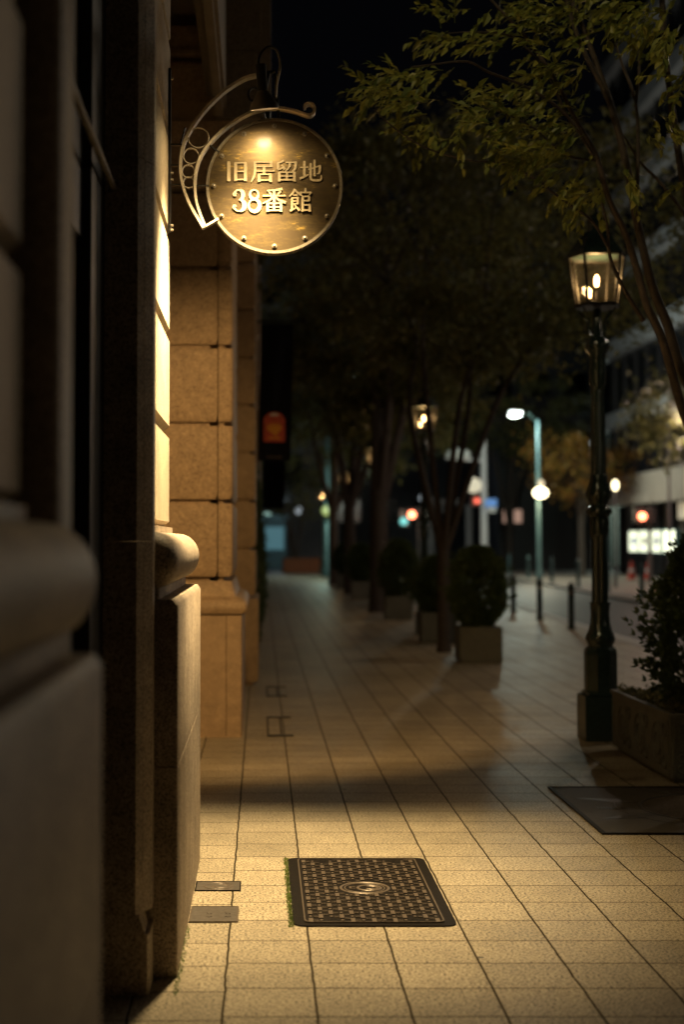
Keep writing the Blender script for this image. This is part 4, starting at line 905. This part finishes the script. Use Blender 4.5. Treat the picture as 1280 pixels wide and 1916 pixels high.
for i, y in enumerate((60.2, 62.2, 64.2, 66.0)):
    t = thing('poster_box', ('glowing plain white poster box, rightmost of four', 'lit poster box with grey figure, second from the right', 'lit poster box with dark blot, second from the left', 'lit poster box with blue middle, leftmost of four')[i], 'poster', (BX, y, 0), 'lit poster boxes under the canopy')
    MB().box(BX-.1, BX+.15, y-.9, y+.8, .98, 1.98, .02).build('case', mat('teal poster case', (.1, .25, .25), .4), t)
    MB().box(BX-.105, BX-.09, y-.82, y+.72, 1.04, 1.92).build('screen', emis('poster light', (.95, 1, .72), 2.6 if i == 0 else 1.5), t)
    if i: 
        s = MB(); s.box(BX-.112, BX-.10, y-.5, y+.2, 1.35, 1.65); s.build('print', emis('poster print', ((.5, .5, .55), (.6, .55, .4), (.4, .45, .7))[i-1], .5), t)
    MB().box(BX-.05, BX+.1, y-.8, y+.7, 0, .98).build('stand', DARKW, t)
for i, (px, py, lb) in enumerate(((1183, 1075, 'red and white traffic cone, left one before the shop front'), (1214, 1077, 'red and white traffic cone, right one before the shop front'))):
    Y = 58.0; x = P(px, py, Y).x
    t = thing('traffic_cone', lb, 'traffic cone', (x, Y, 0), 'traffic cones before the shop front')
    MB().box(x-.2, x+.2, Y-.2, Y+.2, 0, .03).build('foot', CONE, t); s = MB(); s.lathe(x, Y, [(.16, .03), (.03, .72)], 12); s.build('body', CONE, t, 60); s = MB(); s.lathe(x, Y, [(.118, .3), (.092, .42)], 12); s.build('stripe', WHITE, t, 60)

# ------------------------------------------------------------------ far street furniture
def pole(px, ytop, Y, label, m, r=.09, name='lamp_pole', cat='pole', group='tall poles at the far street end'):
    p = P(px, ytop, Y); t = thing(name, label, cat, (p.x, Y, 0), group)
    s = MB(); s.lathe(p.x, Y, [(r*1.8, -.02), (r*1.8, .25), (r*1.1, .35), (r*.8, p.z*.98), (r*.5, p.z), (r*.1, p.z+.03)], 12); s.build('post', m, t, 50)
    return t, p
t, p = pole(1007, 786, 60, 'tall teal pole with arm lamp and round globe across the road', TEAL, .085)
q1 = P(967, 776, 59.5)
s = MB(); s.tube([(p.x, 60, p.z-.1), (p.x-.4, 60, q1.z+.12), (q1.x+.2, 59.5, q1.z+.08)], .025, 8); s.build('arm', IRON, t, 40)
MB().box(q1.x-.32, q1.x+.2, 59.3, 59.7, q1.z-.02, q1.z+.14, .03).build('luminaire', WHITE, t); s = MB(); s.ball((q1.x-.1, 59.45, q1.z-.03), .18, 12, (1.25, .6, .45)); s.build('bulb', COOL, t)
g1 = P(1012, 922, 59.8); s = MB(); s.ball(g1, .27, 16, (1.1, .9, .8)); s.build('globe', GLOBE, t, 60); s = MB(); s.ball((g1.x+.02, g1.y, g1.z+.36), .13, 12, (1, 1, 1.3)); s.build('globe_cap', emis('dim globe', (1, .8, .5), 1.0), t, 60)
light('POINT', (q1.x-.1, 59.2, q1.z-.35), 700, (.85, 1, .86), .25)
light('POINT', (g1.x-.2, 59.2, g1.z-.1), 200, (1, .82, .5), .3)
t, p = pole(612, 820, 62, 'tall teal pole left of the tree trunks far down the walk', TEAL, .11)
q2 = P(612, 955, 61.5); s = MB(); s.ball(q2, .22, 12); s.build('globe', emis('green dim', (.8, 1, .3), .5), t, 60)
light('POINT', (q2.x-.1, 60.6, 3.0), 120, (.7, 1, .8), .2)
t, p = pole(905, 820, 66, 'pale pole with traffic mirror and blue direction sign', WHITE, .15)
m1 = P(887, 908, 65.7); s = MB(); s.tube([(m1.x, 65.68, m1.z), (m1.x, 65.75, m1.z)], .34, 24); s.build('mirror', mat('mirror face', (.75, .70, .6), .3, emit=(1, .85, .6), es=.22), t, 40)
s = MB(); s.tube([(m1.x, 65.8, m1.z-.1), (p.x, 66, m1.z-.3)], .04, 6); s.build('mirror_arm', WHITE, t, 40); s = MB(); s.tube([(p.x, 66, P(905, 862, 66).z), (P(835, 862, 66).x, 66, P(835, 856, 66).z)], .07, 8); s.build('signal_arm', WHITE, t, 40); s = MB(); s.tube([(p.x, 66, P(905, 940, 66).z), (P(920, 940, 65.8).x, 65.8, P(905, 940, 66).z)], .04, 6); s.build('arm', WHITE, t, 40)
s = MB(); w1 = P(858, 850, 65.9); s.ball(w1, .42, 12, (1.3, .5, .7)); s.build('signal_head', mat('pale signal head', (.6, .62, .62), .5), t, 60)
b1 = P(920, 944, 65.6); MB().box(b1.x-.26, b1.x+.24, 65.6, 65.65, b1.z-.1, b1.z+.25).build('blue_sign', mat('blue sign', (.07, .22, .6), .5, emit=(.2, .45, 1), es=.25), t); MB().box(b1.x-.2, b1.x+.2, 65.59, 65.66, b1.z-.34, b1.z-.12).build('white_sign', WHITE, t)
def signal(px, py, Y, label, col, r, side=None):
    c_ = P(px, py, Y); t = thing('traffic_signal', label, 'traffic light', (c_.x+.35, Y+.4, 0), 'traffic signals at the crossing')
    s = MB(); s.lathe(c_.x+.35, Y+.4, [(.08, 0), (.06, c_.z+.4)], 10); s.build('post', mat('signal post', (.1, .1, .1), .5), t, 40)
    MB().box(c_.x-.24, c_.x+.5, Y+.05, Y+.45, c_.z-.25, c_.z+.3, .04).build('housing', DARKW, t)
    s = MB(); s.tube([(c_.x, Y-.02, c_.z), (c_.x, Y+.06, c_.z)], r, 16); s.build('lens', col, t, 40)
    if side: s = MB(); q_ = P(*side, Y-.2); s.tube([(q_.x, Y-.05, q_.z), (q_.x, Y+.2, q_.z)], .17, 16); s.build('lens', TEALL, t, 40); MB().box(q_.x-.2, q_.x+.25, Y+.18, Y+.4, q_.z-.25, q_.z+.55, .03).build('pedestrian_box', mat('box grey', (.12, .13, .13), .5), t)
    light('POINT', (c_.x, Y-.25, c_.z), 12, (1, .3, .15), .1)
signal(771, 963, 70, 'red traffic light seen between the trunks above the bushes', REDL, .17, (757, 975))
signal(1203, 966, 52, 'red traffic light in front of the canopy building', REDL, .13)
signal(893, 937, 67, 'small red light on the pale pole at the crossing', emis('red dim', (1, .12, .08), 1.5), .12)
t = thing('torii_frame', 'pale grey posts and beams of a gate at the far crossing', 'gate', (P(805, 1010, 78).x, 78, 0))
for x0, x1, y0, y1, nm in ((800, 812, 1030, 930, 'upright'), (812, 868, 946, 934, 'beam'), (812, 835, 958, 951, 'beam'), (873, 883, 1030, 945, 'upright')):
    a_, b_ = P(x0, y0, 78), P(x1, y1, 78); MB().box(a_.x, b_.x, 78+(.01 if nm == 'beam' else 0), 78.3, max(0, a_.z) if nm == 'beam' else 0, b_.z).build(nm, mat('pale grey paint', (.32, .33, .36), .6, noise_s=2, noise_amt=.2), t)
t = thing('brick_planter', 'low red brown brick planter at the far end of the walk', 'planter', (1.9, 70.5, 0))
MB().box(P(530, 1060, 70).x, P(600, 1060, 70).x, 70, 73, 0, .68, .03).build('wall', mat('brick', (.20, .07, .03), .8, noise_s=6, noise_amt=.3), t); MB().box(1.1, 2.7, 70.1, 72.9, .66, .72).build('soil', SOIL, t)
# small distant lamps
for i, (px, py, Y, r, m_, lb) in enumerate(((1110, 829, 62, .11, 'w', 'tiny pale round light beside the gas lamp shaft'), (1253, 786, 50, .09, 'w', 'tiny pale round light high at the right edge'), (500, 968, 88, .28, 't', 'greenish white light at the far left end of the street'), (559, 955, 80, .2, 'w', 'dim pale lamp head far down the walk'), (1152, 908, 48, .1, 'g', 'warm lamp glowing just behind the gas lamp shaft'), (792, 932, 76, .2, 'w', 'dim pale lamp above the red traffic light'))):
    c_ = P(px, py, Y); t = thing('distant_lamp', lb, 'lamp', (c_.x, Y, 0), 'small distant lamps')
    s = MB(); s.lathe(c_.x, Y+.1, [(.06, 0), (.035, c_.z)], 8); s.build('post', mat('distant post', (.08, .08, .085), .6), t, 40)
    s = MB(); s.ball(c_, r, 12, (1, 1, 1.7 if m_ == 'g' else 1)); s.build('globe', {'w': emis('pale lamp', (.75, .85, .9), .45), 't': emis('teal lamp', (.6, 1, .85), 1.0), 'g': emis('warm lamp', (1, .85, .5), 5)}[m_], t, 60)

# ------------------------------------------------------------------ far buildings
def block(name, label, x0, x1, y0, y1, h, m, wins=(), wm=None):
    t = thing(name, label, 'building', ((x0+x1)/2, y0, 0))
    MB().box(x0, x1, y0, y1, -.1, h).build('wall', m, t)
    MB().box(x0-.15, x1+.15, y0-.15, y1, h, h+.4).build('cornice', m, t)
    for a_, b_, c_, d_ in wins:
        MB().box(a_, b_, y0-.05, y0+.1, c_, d_).build('window', wm or GLASSD, t)
    return t
GREYB = mat('grey concrete', (.20, .20, .19), .7, noise_s=.5, noise_amt=.3)
block('far_block', 'tall grey block behind the banner at the end of the walk', -6, 4.6, 95, 115, 19.5, GREYB, [(P(484, 0, 95).x, P(524, 0, 95).x, P(0, 568, 95).z, P(0, 540, 95).z), (.2, 2.6, 9, 12), (.2, 2.6, 4, 7)])
block('far_block', 'low dark building at the crossing with two pinkish lit windows', 13.0, 19, 82, 96, 8, mat('dark facade', (.05, .052, .055), .6), [(P(935, 0, 82).x, P(949, 0, 82).x, P(0, 978, 82).z, P(0, 954, 82).z), (P(955, 0, 82).x, P(969, 0, 82).x, P(0, 978, 82).z, P(0, 954, 82).z)], PINKW)
cb = thing('columned_building', 'pale columned building across the road behind the yellow tree', 'building', (22, 90, 0))
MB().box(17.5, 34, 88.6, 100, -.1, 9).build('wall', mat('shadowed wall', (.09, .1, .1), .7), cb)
for k in range(9): MB().box(17.6+k*1.5, 18.2+k*1.5, 88, 88.62, 0, 4.2).build('column', mat('pale stone', (.34, .38, .34), .6, noise_s=2, noise_amt=.15), cb)
MB().box(17.4, 34, 87.9, 88.7, 4.2, 5).build('architrave', GREYB, cb)
block('far_block', 'wide dark office block rising behind the crossing', 4.7, 40, 118, 140, 24, mat('night facade', (.26, .28, .30), .7, noise_s=.3, noise_amt=.2), [(6+3*k, 7.8+3*k, z, z+1.8) for k in range(10) for z in (3, 8, 13)])
block('kiosk', 'small low kiosk with teal front at the far left end of the street', P(492, 0, 86).x, P(535, 0, 86).x, 86, 89, 2.6, mat('teal front', (.10, .2, .22), .5), [(P(497, 0, 86).x, P(530, 0, 86).x, 1.0, 2.3)], emis('teal window', (.25, .6, .7), .22))
light('POINT', (6, 84, 6), 130, (.8, .9, 1), .4)
light('POINT', (13.2, 46, 5.2), 800, (1, .74, .60), .4)
light('POINT', (20.5, 84, 4), 350, (.8, 1, .85), .4)
light('POINT', (1.5, 82, 4), 60, (.7, .9, 1), .4)
# street light added out of view on the far pavement, to brighten leaves
t = thing('fill_street_light', 'added tall street light across the road, unseen, to brighten the near leaves', 'street light', (8.9, 11, 0))
s = MB(); s.lathe(8.9, 11, [(.12, 0), (.07, .4), (.05, 6.6)], 12); s.build('post', TEAL, t, 40); MB().box(8.1, 8.95, 10.9, 11.1, 6.56, 6.68, .02).build('luminaire', WHITE, t)
light('POINT', (8.3, 11, 6.45), 45, (1, .74, .46), .15)
t = thing('fill_street_light', 'added tall street light farther along across the road to brighten the road side and crowns', 'street light', (9.6, 28, 0))  # added street light, to brighten the road side and tree crowns
s = MB(); s.lathe(9.6, 28, [(.12, 0), (.07, .4), (.05, 6.6)], 12); s.build('post', TEAL, t, 40); MB().box(8.8, 9.65, 27.9, 28.1, 6.56, 6.68, .02).build('luminaire', WHITE, t)
light('POINT', (9.0, 28, 6.45), 330, (1, .76, .58), .15)

# floodlight added out of view above the sign, to brighten the nearest tree
t = thing('fill_floodlight', 'unseen floodlight high above the sign aimed at the nearest tree', 'fill_floodlight', (-.38, 6.0, 6.6))
MB().box(-.40, -.30, 5.97, 6.03, 6.57, 6.63).build('arm', DARKW, t); MB().box(-.31, -.15, 5.9, 6.1, 6.55, 6.68, .01).build('housing', DARKW, t)
aim = Vector((1.7, 8.0, 4.3))-Vector((-.12, 6.0, 6.5))
light('SPOT', (-.12, 6.0, 6.5), 120, (1, .80, .42), .06, aim.to_track_quat('-Z', 'Y').to_euler(), spot_size=math.radians(58), spot_blend=.8)

# lamp added across the road, out of view, to light the left facade
t = thing('fill_lamp', 'added unseen lamp on a post across the road to light the left facade', 'lamp', (10.2, 3.5, 0))
s = MB(); s.lathe(10.2, 3.5, [(.08, 0), (.05, .3), (.04, 3.1)], 10); s.build('post', DARKW, t, 40); s = MB(); s.ball((10.2, 3.5, 3.3), .2, 14); s.build('globe', GLOBE, t, 60)
light('POINT', (9.8, 3.5, 3.3), 22, (1, .80, .56), .2)

t = thing('fill_street_light', 'added tallest street light across the road, unseen, to brighten the tree crowns', 'street light', (10.4, 17, 0))  # unseen street light added to brighten the tree crowns
s = MB(); s.lathe(10.4, 17, [(.13, 0), (.08, .4), (.05, 8.2)], 12); s.build('post', TEAL, t, 40); MB().box(9.5, 10.45, 16.9, 17.1, 8.16, 8.28, .02).build('luminaire', WHITE, t)
light('POINT', (9.7, 17, 8.0), 330, (1, .86, .66), .15)
